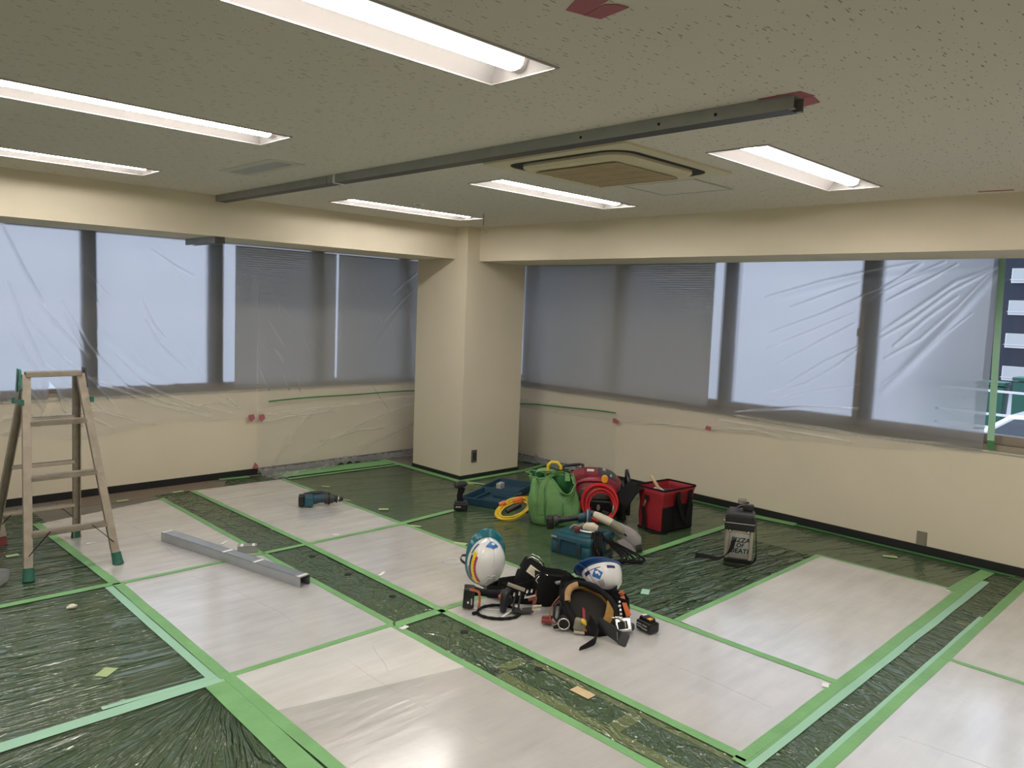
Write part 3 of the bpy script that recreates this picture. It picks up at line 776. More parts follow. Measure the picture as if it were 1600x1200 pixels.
fold(A2, [(-3.1, -1.05), (-3.0, -1.5), (-2.95, -1.9), (-2.98, -2.4)]); fold(A3, [(-2.98, -2.45), (-2.99, -2.9), (-2.96, -3.4), (-3.0, -4.2)]); fold(A3, [(-2.78, -2.52), (-2.86, -2.75), (-2.93, -2.95)])
fold(A1, [(-3.05, .6), (-3.0, .1), (-3.02, -.5), (-3.05, -.9)]); fold(B1, [(-1.85, .95), (-1.8, .3), (-1.82, -.4), (-1.8, -.9)]); fold(B2, [(-1.85, -.95), (-1.8, -1.5), (-1.83, -2.0), (-1.8, -2.4)])
fold(B3, [(-1.8, -3.5), (-1.78, -3.9), (-1.8, -4.3)]); fold(C1, [(-1.1, -3.9), (-.4, -3.86), (.3, -3.9)]); fold(D2, [(-1.6, -4.7), (-1.55, -5.1), (-1.6, -5.6)])
tk = [0]
def tape(parent, p0, p1, w=.046, mat='tape', z=.0062):
    tk[0] += 1
    return obj('border_tape', ribbon(p0, p1, w, z + (tk[0] % 5) * .0004, seed=tk[0] * 1.7), mat, parent)
tape(A1, (-3.535, .70), (-3.49, -.95), .055); tape(A1, (-2.555, .92), (-2.565, -.93), .040); tape(A1, (-3.50, -.93), (-2.55, -.925), .040)
tape(A2, (-3.485, -.92), (-3.495, -2.44), .055); tape(A2, (-3.535, -.92), (-3.545, -2.44), .045, 'tape_mint', .0045); tape(A2, (-2.56, -.93), (-2.565, -2.44), .042); tape(A2, (-3.50, -2.43), (-2.56, -2.435), .042)
tape(A3, (-3.485, -2.43), (-3.49, -4.5), .055); tape(A3, (-3.555, -2.40), (-3.60, -4.5), .10, 'tape', .0045); tape(A3, (-2.57, -2.43), (-2.575, -4.4), .045)
tape(B1, (-2.25, 1.03), (-2.222, -.93), .045); tape(B1, (-1.395, 1.0), (-1.38, -.93), .035); tape(B1, (-2.56, -.925), (-1.37, -.92), .045)
tape(B2, (-2.225, -.92), (-2.24, -2.44), .050); tape(B2, (-1.375, -.93), (-1.37, -2.45), .035); tape(B2, (-2.57, -2.44), (-1.37, -2.44), .045)
tape(B3, (-2.24, -2.43), (-2.25, -4.36), .050); tape(B3, (-1.345, -2.42), (-1.325, -4.36), .050); tape(B3, (-2.26, -4.34), (-1.32, -4.34), .05)
tape(C1, (-1.30, -3.40), (.58, -3.395), .040); tape(C1, (.58, -3.39), (.60, -4.35), .02); tape(C1, (-2.3, -4.345), (.95, -4.335), .060, 'tape'); tape(C1, (-2.3, -4.385), (.95, -4.385), .055, 'tape_mint', .0045)
tape(C1, (.55, -4.30), (1.20, -4.34), .09, 'tape')
tape(D1, (-2.6, -4.59), (1.25, -4.585), .050, 'tape'); tape(D1, (-2.6, -4.555), (.2, -4.555), .03, 'tape_mint', .0045); tape(D1, (-.605, -4.58), (-.62, -6.3), .035)
tape(E1, (-1.37, -.90), (-.66, -.83), .055); tape(E1, (-1.34, -2.55), (.85, -2.56), .06)
tape(E1, (-.055, YW - .06), (-.05, -.05), .075, 'tape'); tape(E1, (-.09, -.055), (.86, -.055), .075, 'tape'); tape(E1, (-1.35, .97), (-.05, .93), .05)
tape(E1, (-.05, -.06), (.18, -.55), .06); tape(E1, (-1.33, 1.16), (-.1, 1.10), .22, 'tape')
tape(E1, (.85, .1), (.84, 1.2), .05); tape(E1, (.85, -.05), (1.25, .02), .05)
tape(E3, (1.235, -4.5), (1.235, .9), .05, 'tape_dark'); tape(E3, (1.18, -2.35), (1.24, -2.9), .10, 'tape')
tape(G1, (-6.2, -.87), (-3.47, -.915), .055); tape(G2, (-6.2, -2.42), (-3.50, -2.43), .070, 'tape_mint'); tape(G2, (-4.0, -2.37), (-3.50, -2.40), .03, 'tape_mint')
tape(SF, (-2.57, -2.46), (-2.23, -2.455), .055); tape(LF, (-1.88, 1.30), (-1.6, 1.27), .07)
pk = [(E3, .985, -3.755, .10, .045, -60), (G2, -3.885, -2.045, .085, .06, 40), (E1, -1.22, .50, .075, .035, -50), (E1, -1.25, -.47, .08, .05, -35), (E1, -1.35, -1.575, .10, .05, -60),
      (E1, -.12, -1.27, .06, .04, 20), (B1, -2.23, -.48, .07, .035, -60), (B3, -2.09, -2.50, .07, .03, 30), (G1, -3.83, .0, .07, .05, 0), (E1, -1.34, -1.02, .1, .03, -60)]
for par, x, y, a, b, dg in pk:
    m = Matrix.Translation((x, y, .0062)) @ Matrix.Rotation(math.radians(dg), 4, 'Z')
    obj('tape_patch', MB().box((0, 0, .0006), (a, b, .001), m), 'tape_pale', par)
obj('tape_patch', MB().box((0, 0, .0006), (.09, .05, .001), Matrix.Translation((-1.07, -3.02, .0062)) @ Matrix.Rotation(.5, 4, 'Z')), 'tape_mint', E2)
obj('tape_patch', MB().box((0, 0, .0006), (.11, .055, .001), Matrix.Translation((-2.345, -3.59, .0062)) @ Matrix.Rotation(-1.57, 4, 'Z')), 'wood', SF)
for x, y in ((-2.83, 1.02), (-2.36, 1.06)):
    obj('tape_patch', MB().box((x, y, .0066), (.09, .045, .001)), 'tape_pale', A1)
for k, y in enumerate((-1.18, -1.62, -2.1, -2.75, -3.3)):
    obj('bolt_hole', MB().cyl((-2.33, y, .0034), (-2.33, y, .0044), .022, n=12), 'dark', SF)

for p0, p1 in (((-4.9, -1.33), (-3.55, -1.85)), ((-4.9, -1.60), (-3.76, -1.96)), ((-4.9, -1.93), (-3.54, -2.04)), ((-4.9, -1.02), (-3.53, -1.545)), ((-4.6, -.93), (-3.52, -1.085))):
    d_ = V((p1[0] - p0[0], p1[1] - p0[1], 0)); r_ = random.Random(p0[1])
    pts = [(p0[0] + d_.x * i / 24, p0[1] + d_.y * i / 24 + .006 * noise.noise(V((i * .3, p0[1] * 9, 0))), .003) for i in range(25)]
    obj('film_fold', MB().tube(pts, [.002 + .0045 * min(1, i / 6) * (1 - i / 24) ** .5 for i in range(25)], 6, flat=.8, up=(0, 0, 1)), 'gfilm', G2, smooth=180)
# ------------------------------------------------------------------ window films
def film(name, label, u0, u1, top, bot, place, creases, nu, nv, skip=None, seed=0, diag=0.6, skirt=None, mat='film', dens=22, soft=(), bow=.05, steep=1.1, flip=False):
    """hanging film: u along the wall, z up, pushed towards the room by folds (sharp creases, soft folds)"""
    r = random.Random(seed + 5)
    segs = []
    def lines(ls, wr, ar, sharp):
        for l in ls:
            w = r.uniform(*wr); a = r.uniform(*ar); n = len(l) - 1
            for i, (p, q) in enumerate(zip(l[:-1], l[1:])):
                segs.append((p, q, w, a, i / n, (i + 1) / n, sharp))
    lines(creases, (.008, .014), (.6, 1.15), 1)
    lines(soft, (.022, .045), (.7, 1.2), 0)
    stray = []
    for k in range(dens):                                        # small stray folds
        u = r.uniform(u0, u1); z = r.uniform(.75, 2.2); L = r.uniform(.10, .42); a = diag + r.uniform(-.3, .3)
        stray.append([(u, z), (u + L * .5 * math.cos(a), z + L * .5 * math.sin(a)), (u + L * math.cos(a + .05), z + L * math.sin(a + .05))])
    lines(stray, (.004, .007), (.25, .55), 1)
    us = np.linspace(u0, u1, nu + 1)
    B = np.array([bot(u) for u in us]); T = np.array([top(u) for u in us]); Sk = np.array([skirt(u) if skirt else 0.0 for u in us])
    J = np.linspace(0, 1, nv + 1)[:, None]
    D = J * (T - B + Sk)[None, :]
    on = D < Sk[None, :]
    Z = np.where(on, .012, B[None, :] + D - Sk[None, :])
    O = np.where(on, Sk[None, :] - D, 0.0)
    U = np.repeat(us[None, :], nv + 1, 0)
    h = .006 * np.sin(U * 3.1 + seed) * np.sin(Z * 2.3 + seed * 2) + .004 * np.sin(U * 7.3 + Z * 3 + seed) * np.sin(Z * 5.1 - U * 2) + .006
    fold = np.zeros_like(h); rise = np.zeros_like(h)
    for (p, q, w, a, t0, t1, sharp) in segs:
        m = w * 3.2
        i0 = max(0, int((min(p[0], q[0]) - m - u0) / (u1 - u0) * nu)); i1 = min(nu + 1, int((max(p[0], q[0]) + m - u0) / (u1 - u0) * nu) + 2)
        if i1 <= i0: continue
        uu, zz = U[:, i0:i1], Z[:, i0:i1]
        dx, dz = q[0] - p[0], q[1] - p[1]; L2 = dx * dx + dz * dz + 1e-9
        tc = np.clip(((uu - p[0]) * dx + (zz - p[1]) * dz) / L2, 0, 1)
        ds = np.hypot(uu - p[0] - dx * tc, zz - p[1] - dz * tc)
        g = t0 + (t1 - t0) * tc
        e = np.exp(-(ds / w) ** 2) * a * np.sqrt(np.sin(PI * (.06 + .88 * g)))
        if sharp:
            fold[:, i0:i1] = np.maximum(fold[:, i0:i1], e)
        rise[:, i0:i1] = np.maximum(rise[:, i0:i1], e * (w * steep if sharp else w * .30))
    h = h + rise
    k = np.clip((Z - 1.15) / 1.0, 0, 1)
    h = h + bow * k * k * (3 - 2 * k)
    fold = np.minimum(1, fold)
    if skirt:
        for jj, ii in zip(*np.nonzero((Z < .16))):
            u, z, o = U[jj, ii], Z[jj, ii], O[jj, ii]
            if o > 0:
                Z[jj, ii] = .006 + abs(noise.noise(V((u * 9, o * 12, seed)))) * .06 + .012 * abs(noise.noise(V((u * 30, o * 34, seed)))) + .05 * max(0, 1 - o / .08) ** 2
                h[jj, ii] += o; fold[jj, ii] = .5
            else:
                f_ = 1 - z / .16
                fold[jj, ii] = max(fold[jj, ii], .4 * f_); h[jj, ii] += .02 * abs(noise.noise(V((u * 8, z * 7, seed)))) * f_
    mb = MB(); fs = []
    vs = [place(U[j, i], Z[j, i], max(.001, h[j, i])) for j in range(nv + 1) for i in range(nu + 1)]
    for j in range(nv):
        for i in range(nu):
            if skip and skip(U[j, i], Z[j, i]): continue
            q_ = (j * (nu + 1) + i, j * (nu + 1) + i + 1, (j + 1) * (nu + 1) + i + 1, (j + 1) * (nu + 1) + i)
            fs.append(q_[::-1] if flip else q_)
    me = bpy.data.meshes.new(name); me.from_pydata(vs, [], fs); me.materials.append(M[mat])
    me.polygons.foreach_set('use_smooth', [True] * len(fs))
    if mat == 'film':                                            # where it lies on the wall the film only veils it
        me.materials.append(M['thinfilm'])
        me.polygons.foreach_set('material_index', [1 if vs[q[0]][2] < .845 else 0 for q in fs])
    me.update()
    at = me.attributes.new('fold_white', 'FLOAT', 'POINT')           # gathered film; also whitens creases in place of their highlights
    at.data.foreach_set('value', fold.astype(np.float32).ravel())
    o = obj(name, None, mat, shared=me)
    return tag(o, label, 'plastic film', 'clear films over the windows')
def interp(tab):
    def f(u):
        for (a, b), (c, d) in zip(tab[:-1], tab[1:]):
            if u <= c: return b + (d - b) * max(0, (u - a)) / (c - a)
        return tab[-1][1]
    return f
hole = [(-3.285, .996), (-3.24, .937), (-3.22, .867), (-3.235, .80), (-3.30, .715), (-3.335, .73), (-3.30, .82), (-3.29, .92)]
def inhole(u, z):
    c = False
    for i in range(len(hole)):
        (x1, y1), (x2, y2) = hole[i], hole[i - 1]
        if (y1 > z) != (y2 > z) and u < (x2 - x1) * (z - y1) / (y2 - y1) + x1: c = not c
    return c
SL1 = [[(-3.6, .62), (-3.0, .72), (-2.3, .60)], [(-3.1, .52), (-2.6, .62), (-1.6, .60)], [(-2.9, .80), (-2.2, .70), (-1.6, .62)], [(-3.7, .95), (-3.4, .75), (-3.2, .6)], [(-3.0, 1.5), (-2.6, 1.1), (-2.1, .8)]]
SL2 = [[(-1.45, .52), (-1.0, .60), (-.2, .63), (.4, .66)], [(-1.40, .05), (-1.2, .35), (-.95, .58)], [(-1.30, .45), (-1.1, .20), (-1.05, .1)], [(-.9, .15), (-.3, .38), (.4, .60)], [(-.5, .12), (0, .28), (.4, .42)], [(.0, .12), (.25, .2), (.45, .25)], [(-.2, 1.2), (.1, 1.6), (.4, 1.9)]]
SR = [[(-.95, .66), (-1.5, .70), (-2.0, .70)], [(-2.0, .71), (-2.4, .78), (-2.9, .80)], [(-2.05, .70), (-2.6, .72), (-3.2, .76)], [(-.92, .64), (-1.2, .74), (-1.7, .80)], [(.4, .65), (-.2, .72), (-.8, .68)], [(-3.4, .80), (-3.8, .83), (-4.2, .88)], [(-2.6, 1.9), (-3.2, 2.05), (-4.1, 2.15)], [(-3.5, 1.2), (-3.9, 1.7), (-4.2, 2.1)]]
SR2 = [[(-.90, .60), (-.3, .38), (.2, .22), (.48, .17)], [(-.90, .55), (-.5, .36), (-.1, .14)], [(-.80, .60), (-.2, .50), (.25, .30)], [(-.6, .62), (-.1, .60), (.3, .45)], [(.45, .10), (.1, .16), (-.3, .2)], [(-.9, .3), (-.6, .2), (-.3, .06)]]
def yp(u, z, h): return (u, 1.330 - h, z)
def xp(u, z, h): return (1.276 - h, u, z)
F1 = film('window_film', 'clear film over the left window, torn behind the stepladder', -4.3, -1.50, lambda u: 2.27, interp([(-5, .55), (-3.62, .58), (-3.03, .49), (-2.6, .56), (-2.3, .60), (-1.9, .57), (-1.5, .585)]), yp, CL1, 440, 290, inhole, 1, -.9, soft=SL1, steep=1.25)
F2 = film('window_film', 'clear film hanging to the floor left of the corner column', -1.495, .47, lambda u: 2.27, lambda u: .012, lambda u, z, h: (u, 1.318 - h, z), CL2, 330, 330, None, 2, -1.1, soft=SL2, bow=.035, skirt=interp([(-1.52, .30), (-1.3, .30), (-1.1, .18), (-.6, .10), (-.2, .08), (.5, .12)]))
F3 = film('window_film', 'wide clear film over the right window, edged with mint tape', -4.215, .50, lambda u: 2.27, interp([(-4.3, .86), (-3.7, .77), (-3.3, .74), (-2.5, .72), (-2.0, .69), (-1.5, .66), (-.93, .62), (.5, .60)]), xp, CR, 760, 260, None, 3, 0.4, soft=SR, dens=0, flip=True)
F4 = film('wall_film', 'clear film on the low wall right of the corner column', -.935, .50, lambda u: .70, lambda u: .012, lambda u, z, h: (1.284 - h, u, z), [], 180, 120, None, 4, .4, skirt=interp([(-1, .03), (-.5, .03), (-.2, .08), (.5, .13)]), mat='thinfilm', dens=0, soft=SR2, bow=0, flip=True)
def wall_tape(parent, p0, p1, w, mat, name='edge_tape', sag=0.0, axis='x', plane=1.30):
    n = 14; pts = []
    for i in range(n + 1):
        t = i / n
        a = p0[0] + (p1[0] - p0[0]) * t; z = p0[1] + (p1[1] - p0[1]) * t + sag * math.sin(PI * t) + .004 * math.sin(9 * t)
        pts.append((a, plane, z) if axis == 'x' else (plane, a, z))
    vert = abs(p1[1] - p0[1]) > abs(p1[0] - p0[0])
    side = ((1, 0, 0) if axis == 'x' else (0, 1, 0)) if vert else (0, 0, 1)
    return obj(name, MB().strap(pts, w, .0012, side), mat, parent)
wall_tape(F2, (-1.39, .725), (.46, .742), .014, 'tape_dark', sag=.012, plane=1.296)
wall_tape(F4, (.47, .640), (-.93, .706), .014, 'tape_dark', sag=.014, axis='y', plane=1.262)
wall_tape(F3, (-4.218, 2.26), (-4.262, .93), .044, 'tape_mint', axis='y', plane=1.258)
wall_tape(F3, (-4.262, .93), (-4.268, .865), .046, 'tape_dark', axis='y', plane=1.262)
def pink(parent, pts, name='pink_tape'):
    """torn bit of pink tape given by its corner points on a wall or ceiling"""
    n = len(pts); c = [V(p) for p in pts]
    nn = (c[1] - c[0]).cross(c[2] - c[0]).normalized() * .0008
    vs = [p - nn for p in c] + [p + nn for p in c]
    fs = [tuple(range(n - 1, -1, -1)), tuple(range(n, 2 * n))] + [(i, (i + 1) % n, n + (i + 1) % n, n + i) for i in range(n)]
    return obj(name, MB().add(vs, fs), 'pink', parent)
for (x, z) in ((-1.565, .575), (-1.46, .568)):
    pink(F1, [(x - .03, 1.296, z + .03), (x + .02, 1.296, z + .035), (x + .035, 1.296, z - .005), (x, 1.296, z - .04), (x - .03, 1.296, z - .02)])
pink(F2, [(-1.56, 1.29, .075), (-1.50, 1.29, .07), (-1.50, 1.29, .10), (-1.53, 1.29, .135)])
pink(F4, [(1.258, -.90, .655), (1.258, -.90, .605), (1.258, -.96, .60), (1.258, -.985, .63), (1.258, -.94, .65)])
pink(F3, [(1.255, -1.98, .725), (1.255, -1.97, .685), (1.255, -2.03, .685), (1.255, -2.035, .72)])

# ------------------------------------------------------------------ ceiling fittings
t = thing('partition_rail', 'long steel channel rail fixed across the ceiling', 'rail', (-2.3725, -2.13, H), 0)
def channel(y0, y1, w, h, tk=.003):
    mb = MB(); L = y1 - y0; c = (y0 + y1) / 2
    mb.box((-w / 2, c, -h / 2), (tk, L, h)); mb.box((w / 2, c, -h / 2), (tk, L, h)); mb.box((0, c, -tk / 2), (w, L, tk))
    mb.box((-w / 2 + .009, c, -h + tk / 2), (.018, L, tk)); mb.box((w / 2 - .009, c, -h + tk / 2), (.018, L, tk))
    return mb
obj('channel', channel(-2.30, .70, .074, .048), 'galv_dull', t); obj('channel', channel(.705, 2.305, .074, .048), 'galv_dull', t)
obj('joint_clip', MB().box((0, .62, -.024), (.082, .02, .056)), 'white', t)
for y in (-1.35, -1.75, -2.0):
    obj('screw', MB().cyl((-.037, y, -.026), (-.041, y, -.026), .006, n=8), 'dark', t)
obj('slot_shade', MB().box((0, 0, -.0475), (.070, 4.56, .002)), 'dgrey', t)  # dark strip across the channel mouth, painted as the shade inside
t2 = thing('partition_rail', 'short steel channel piece under the left beam', 'rail', (-2.37, .47, 2.193), 0)
obj('channel', channel(-.275, .29, .074, .05), 'galv_dull', t2)
obj('end_cap', MB().box((0, -.28, -.026), (.078, .01, .052)), 'frame', t2)
# air conditioner
t = thing('air_conditioner', 'yellowed square ceiling cassette air conditioner beside the rail', 'air conditioner', (-1.69, -3.05, H), 0)
def ring(o_pts, i_pts, z0, z1):
    n = len(o_pts); vs = [(x, y, z0) for x, y in o_pts] + [(x, y, z0) for x, y in i_pts] + [(x, y, z1) for x, y in o_pts] + [(x, y, z1) for x, y in i_pts]
    fs = []
    for i in range(n):
        j = (i + 1) % n
        fs += [(i, j, n + j, n + i), (2 * n + i, 3 * n + i, 3 * n + j, 2 * n + j), (i, 2 * n + i, 2 * n + j, j), (n + i, n + j, 3 * n + j, 3 * n + i)]
    return MB().add(vs, fs)
obj('panel', ring(rrect(-.475, -.475, .475, .475, .02, 6), rrect(-.405, -.405, .405, .405, .13, 6), -.012, .0), 'ac_cream', t)
obj('outlet_slot_shade', ring(rrect(-.415, -.415, .415, .415, .13, 6), rrect(-.354, -.354, .354, .354, .115, 6), -.008, .10), 'dark', t)  # near-flush dark ring, the slot's inner shade put into its colour
mb = MB()
o1, o2 = rrect(-.352, -.352, .352, .352, .115, 6), rrect(-.335, -.335, .335, .335, .11, 6)
n = len(o1)
mb.add([(x, y, -.020) for x, y in o1] + [(x, y, -.036) for x, y in o2] + [(x, y, .06) for x, y in o1], [tuple(range(n, 2 * n))] + [(i, (i + 1) % n, n + (i + 1) % n, n + i) for i in range(n)] + [(2 * n + i, 2 * n + (i + 1) % n, (i + 1) % n, i) for i in range(n)])
obj('inner_panel', mb, 'ac_cream', t, smooth=40)
mb = MB()
for i in range(24):
    mb.box((0, -.265 + .53 * (i + .5) / 24, -.042), (.53, .013, .006))
mb.box((0, 0, -.0405), (.53, .53, .002))
for i in range(5):
    mb.box((-.265 + .53 * i / 4, 0, -.044), (.008, .53, .006))
obj('intake_grille', mb, 'ac_grille', t)
for k, (x0, x1, y0, y1) in enumerate(((-.33, .33, .372, .405), (-.33, .33, -.405, -.372), (.372, .405, -.33, .33), (-.405, -.372, -.33, .33))):
    obj('flap', MB().box(((x0 + x1) / 2, (y0 + y1) / 2, .02), (x1 - x0, y1 - y0, .008)), 'dark', t)
# access hatch
t = thing('access_hatch', 'square ceiling access hatch with thin grey rim', 'hatch', (-.95, -3.0, H), 0)
mb = ring(rrect(-.222, -.25, .222, .25, .004, 1), rrect(-.205, -.233, .205, .233, .004, 1), -.004, .0)
obj('rim', mb, 'grey_plastic', t)
obj('panel', MB().box((0, 0, -.001), (.41, .466, .003)), 'ceiling', t)
# air vent
t = thing('ceiling_vent', 'slotted rectangular ceiling vent near the left beam', 'vent', (-2.80, -1.33, H), 0)
obj('panel', ring(rrect(-.105, -.34, .105, .34, .004, 1), rrect(-.05, -.29, .05, .29, .004, 1), -.003, .0), 'ceiling_plain', t)
for k in range(4):
    obj('slat', MB().bar((-.037 + k * .025, -.288, -.002), (-.037 + k * .025, .288, -.002), .02, .003, (0.6, 0, 1)), 'grey_plastic', t)
obj('duct', MB().box((0, 0, .004), (.10, .58, .002)), 'dark', t)
# smoke detector, pull stick
t = thing('smoke_detector', 'small flat round detector on ceiling beside a light', 'detector', (-1.315, -.92, H), 0)
obj('base', MB().lathe([(.05, 0), (.05, -.008), (.04, -.012), (0, -.012)], 20), 'white', t, smooth=40)
obj('sensor', MB().lathe([(.022, -.012), (.018, -.018), (0, -.018)], 16), 'grey_plastic', t, smooth=40)
t = thing('hanging_wire', 'thin hanging wire with coiled end near the corner column', 'wire', (-.62, -.90, H), 0)
obj('drop_wire', MB().tube([(0, 0, 0), (.002, 0, -.05), (0, 0, -.095)], .0025, 6), 'dark', t)
pts = [(.018 * math.cos(q * .9) + .002 * q, .018 * math.sin(q * .9), -.095 - .0045 * q - .01 * math.sin(q * .45)) for q in range(0, 22)]
obj('coil', MB().tube(pts, .0022, 5), 'beige', t)
# spots of pink tape on the ceiling
z = H - .001
t = thing('marking_tape', 'folded pink tape mark at the top edge of the ceiling', 'tape', (-3.42, -4.36, H), 0)
def loc(t, pts): return [V(p) - t.location for p in pts]
pink(t, loc(t, [(-3.458, -4.32, z), (-3.40, -4.335, z), (-3.46, -4.50, z), (-3.53, -4.45, z)]), 'tape_strip')
pink(t, loc(t, [(-3.405, -4.335, z - .001), (-3.357, -4.352, z - .001), (-3.372, -4.455, z - .001), (-3.405, -4.445, z - .001), (-3.425, -4.42, z - .001)]), 'tape_strip')
t = thing('marking_tape', 'pink tape mark at the near end of the ceiling rail', 'tape', (-2.33, -4.42, H), 0)
pink(t, loc(t, [(-2.425, -4.30, z), (-2.345, -4.34, z), (-2.35, -4.475, z), (-2.43, -4.46, z)]), 'tape_strip')
pink(t, loc(t, [(-2.35, -4.38, z - .001), (-2.245, -4.39, z - .001), (-2.265, -4.455, z - .001), (-2.36, -4.47, z - .001)]), 'tape_strip')
t = thing('marking_tape', 'pink tape strip where ceiling meets the right beam', 'tape', (.05, -4.44, H), 0)
pink(t, loc(t, [(.035, -4.355, z), (.055, -4.53, z), (.085, -4.525, z), (.065, -4.35, z)]), 'tape_strip')
# sprinkler head at the far right of the ceiling
t = thing('sprinkler_head', 'small grey fitting on ceiling at the right edge', 'ceiling fitting', (-1.64, -4.96, H), 0)
obj('rose', MB().lathe([(.028, 0), (.026, -.006), (.012, -.010), (0, -.010)], 16), 'grey_plastic', t, smooth=40)
obj('nozzle', MB().cyl((0, 0, -.01), (0, 0, -.03), .008, .011, 10), 'steel', t)

# ------------------------------------------------------------------ wall outlets
t = thing('wall_outlet', 'dark grey outlet cover low on the corner column', 'outlet', (.175, 0, .227), 0)
obj('cover_plate', MB().box((0, -.004, 0), (.073, .008, .126)), 'wall_grey', t, bevel=.003)
obj('socket', MB().box((0, -.0085, 0), (.04, .003, .08)), 'dgrey', t)
t = thing('wall_outlet', 'taupe outlet cover low on the right wall above baseboard', 'outlet', (XW, -3.866, .109), 0)
obj('cover_plate', MB().box((-.004, 0, 0), (.008, .072, .118)), 'outlet_beige', t, bevel=.003)
obj('socket', MB().box((-.0085, 0, 0), (.003, .04, .075)), 'outlet_beige', t)

# ------------------------------------------------------------------ outdoors
S0 = MB().box((40, 0, -4.05), (220, 220, .1))
struct('ground', S0, 'asphalt')
struct('parking_deck', MB().box((14, -1.5, -2.85), (17, 16, 2.3)), 'asphalt')
t = thing('apartment_building', 'navy apartment building with white curtained windows outside right window', 'building', (73, 0, -4.0), 0)
obj('wall', MB().box((6, -4, 9), (12, 35, 18)), 'navy_wall', t)
for k in range(7):
    obj('siding_band', MB().box((-.03, -4, 1.3 + 2.82 * k), (.06, 35, .12)), 'frame', t)
wz = [.7, 3.55, 6.4, 9.15, 12, 14.8]
for i in range(6):
    for q, y in enumerate((11.05, 5.2, 2.9, -2.2, -4.5, -9.6)):
        if i < 5:
            f_ = obj('window', MB().box((-.04, y, wz[i] + 1.0), (.1, 2.0, 1.25)), 'white', t)
            obj('curtain', MB().box((-.08, y, wz[i] + 1.05), (.06, 1.86, 1.1)), 'curtain', f_)
            obj('railing', MB().box((-.3, y, wz[i] + .66), (.04, 2.1, .05)), 'white', f_)
for k, (y, w, z, lab) in enumerate(((.16, .60, -.2, 'green container with lid outside, further from the right edge'), (-.72, .60, -.02, 'taller green container outside at the right edge'))):
    t = thing('waste_container', lab, 'container', (20, y, -1.7), 0, 'green containers outside')
    obj('body', MB().box((0, 0, (1.7 + z) / 2 + .25), (.6, w, 1.7 + z), taper=1.12), 'bin_green', t)
    obj('lid', MB().box((0, 0, 1.7 + z + .34), (.74, w * 1.2, .10)), 'bin_green', t, bevel=.02)
t = thing('car', 'white parked car outside the uncovered part of right window', 'car', (10.5, -2.9, -1.08), 0)
prof = [(-2.0, .25), (-2.05, .62), (-1.9, .80), (-.95, .92), (-.35, 1.38), (.9, 1.46), (1.55, 1.30), (1.95, .95), (2.05, .55), (2.0, .25)]
vs = [(-.85, -y, z) for y, z in prof] + [(.85, -y, z) for y, z in prof]; n = len(prof)
m = Matrix.Rotation(0, 4, 'Z')
obj('body', MB().add(vs, [tuple(range(n)), tuple(range(2 * n - 1, n - 1, -1))] + [(i, (i + 1) % n, n + (i + 1) % n, n + i) for i in range(n)]), 'car_white', t, bevel=.06, smooth=40)
gp = [(-.75, .96), (-.28, 1.32), (.85, 1.39), (1.4, 1.22), (1.6, .98)]
obj('side_window', MB().add([(-.862, -y, z) for y, z in gp] + [(-.85, -y, z) for y, z in gp], [tuple(range(5)), tuple(range(9, 4, -1))] + [(i, (i + 1) % 5, 5 + (i + 1) % 5, 5 + i) for i in range(5)]), 'car_glass', t)
for y in (-1.25, 1.25):
    obj('wheel', MB().cyl((-.87, y, .31), (-.65, y, .31), .31, n=20), 'blackp', t)
struct('parking_ramp', MB().box((10.4, -3.0, -1.39), (3.2, 7, .62)), 'asphalt')
t = thing('boundary_wall', 'low white panel wall outside the right window', 'wall', (7.2, -3.2, -1.7), 0)
obj('panel', MB().box((0, 0, .98), (.12, 3.4, 1.60)), 'white', t)
obj('cap', MB().box((0, 0, 1.80), (.2, 3.44, .05)), 'white', t)
obj('post', MB().box((-.1, .03, .9), (.06, .06, 1.9)), 'frame', t)
t = thing('guard_rail', 'white rail outside between the car and the green containers', 'rail', (15, -1.4, -1.7), 0)
for z in (1.98, 1.45, 1.15):
    obj('bar', MB().box((0, 0, z), (.06, 3.2, .05)), 'white', t)
for y in (-1.5, 1.5):
    obj('post', MB().box((0, y, 1), (.06, .06, 2)), 'white', t)
# sink the outdoor ground rows to one level
# ------------------------------------------------------------------ stepladder
def lerp(a, b, t): return V(a) + (V(b) - V(a)) * t
t = thing('step_ladder', 'weathered aluminium stepladder with green feet at far left', 'ladder', (-3.63, -.19, 0), 0)
o_ = V((-3.63, -.19, 0))
rails = {'fl': (V((-3.865, -.57, .006)) - o_, V((-3.778, -.235, 1.205)) - o_), 'fr': (V((-3.366, -.565, .006)) - o_, V((-3.475, -.235, 1.205)) - o_),
         'bl': (V((-3.905, .205, .006)) - o_, V((-3.765, -.135, 1.19)) - o_), 'br': (V((-3.405, .19, .006)) - o_, V((-3.475, -.135, 1.19)) - o_)}
for k, (a, b) in rails.items():
    sx = -1 if k[1] == 'l' else 1
    mb = MB(); d = .012
    mb.bar(a, b, .046, .006, (0, -1 if k[0] == 'f' else 1, .3))
    off = V((sx * .020, .014 if k[0] == 'f' else -.014, 0))
    mb.bar(a + off, b + off, .006, .030, (0, -1 if k[0] == 'f' else 1, .3))
    mb.bar(a + V((-off.x, off.y, 0)), b + V((-off.x, off.y, 0)), .006, .030, (0, -1 if k[0] == 'f' else 1, .3))
    leg = obj('leg', mb, 'alu', t)
    dr = (b - a).normalized()
    f_ = MB().tube([a - dr * .003, a + dr * .02, a + dr * .075], [.034, .031, .028], 10)
    obj('rubber_foot', f_, 'dgreen_rubber', leg, smooth=40)
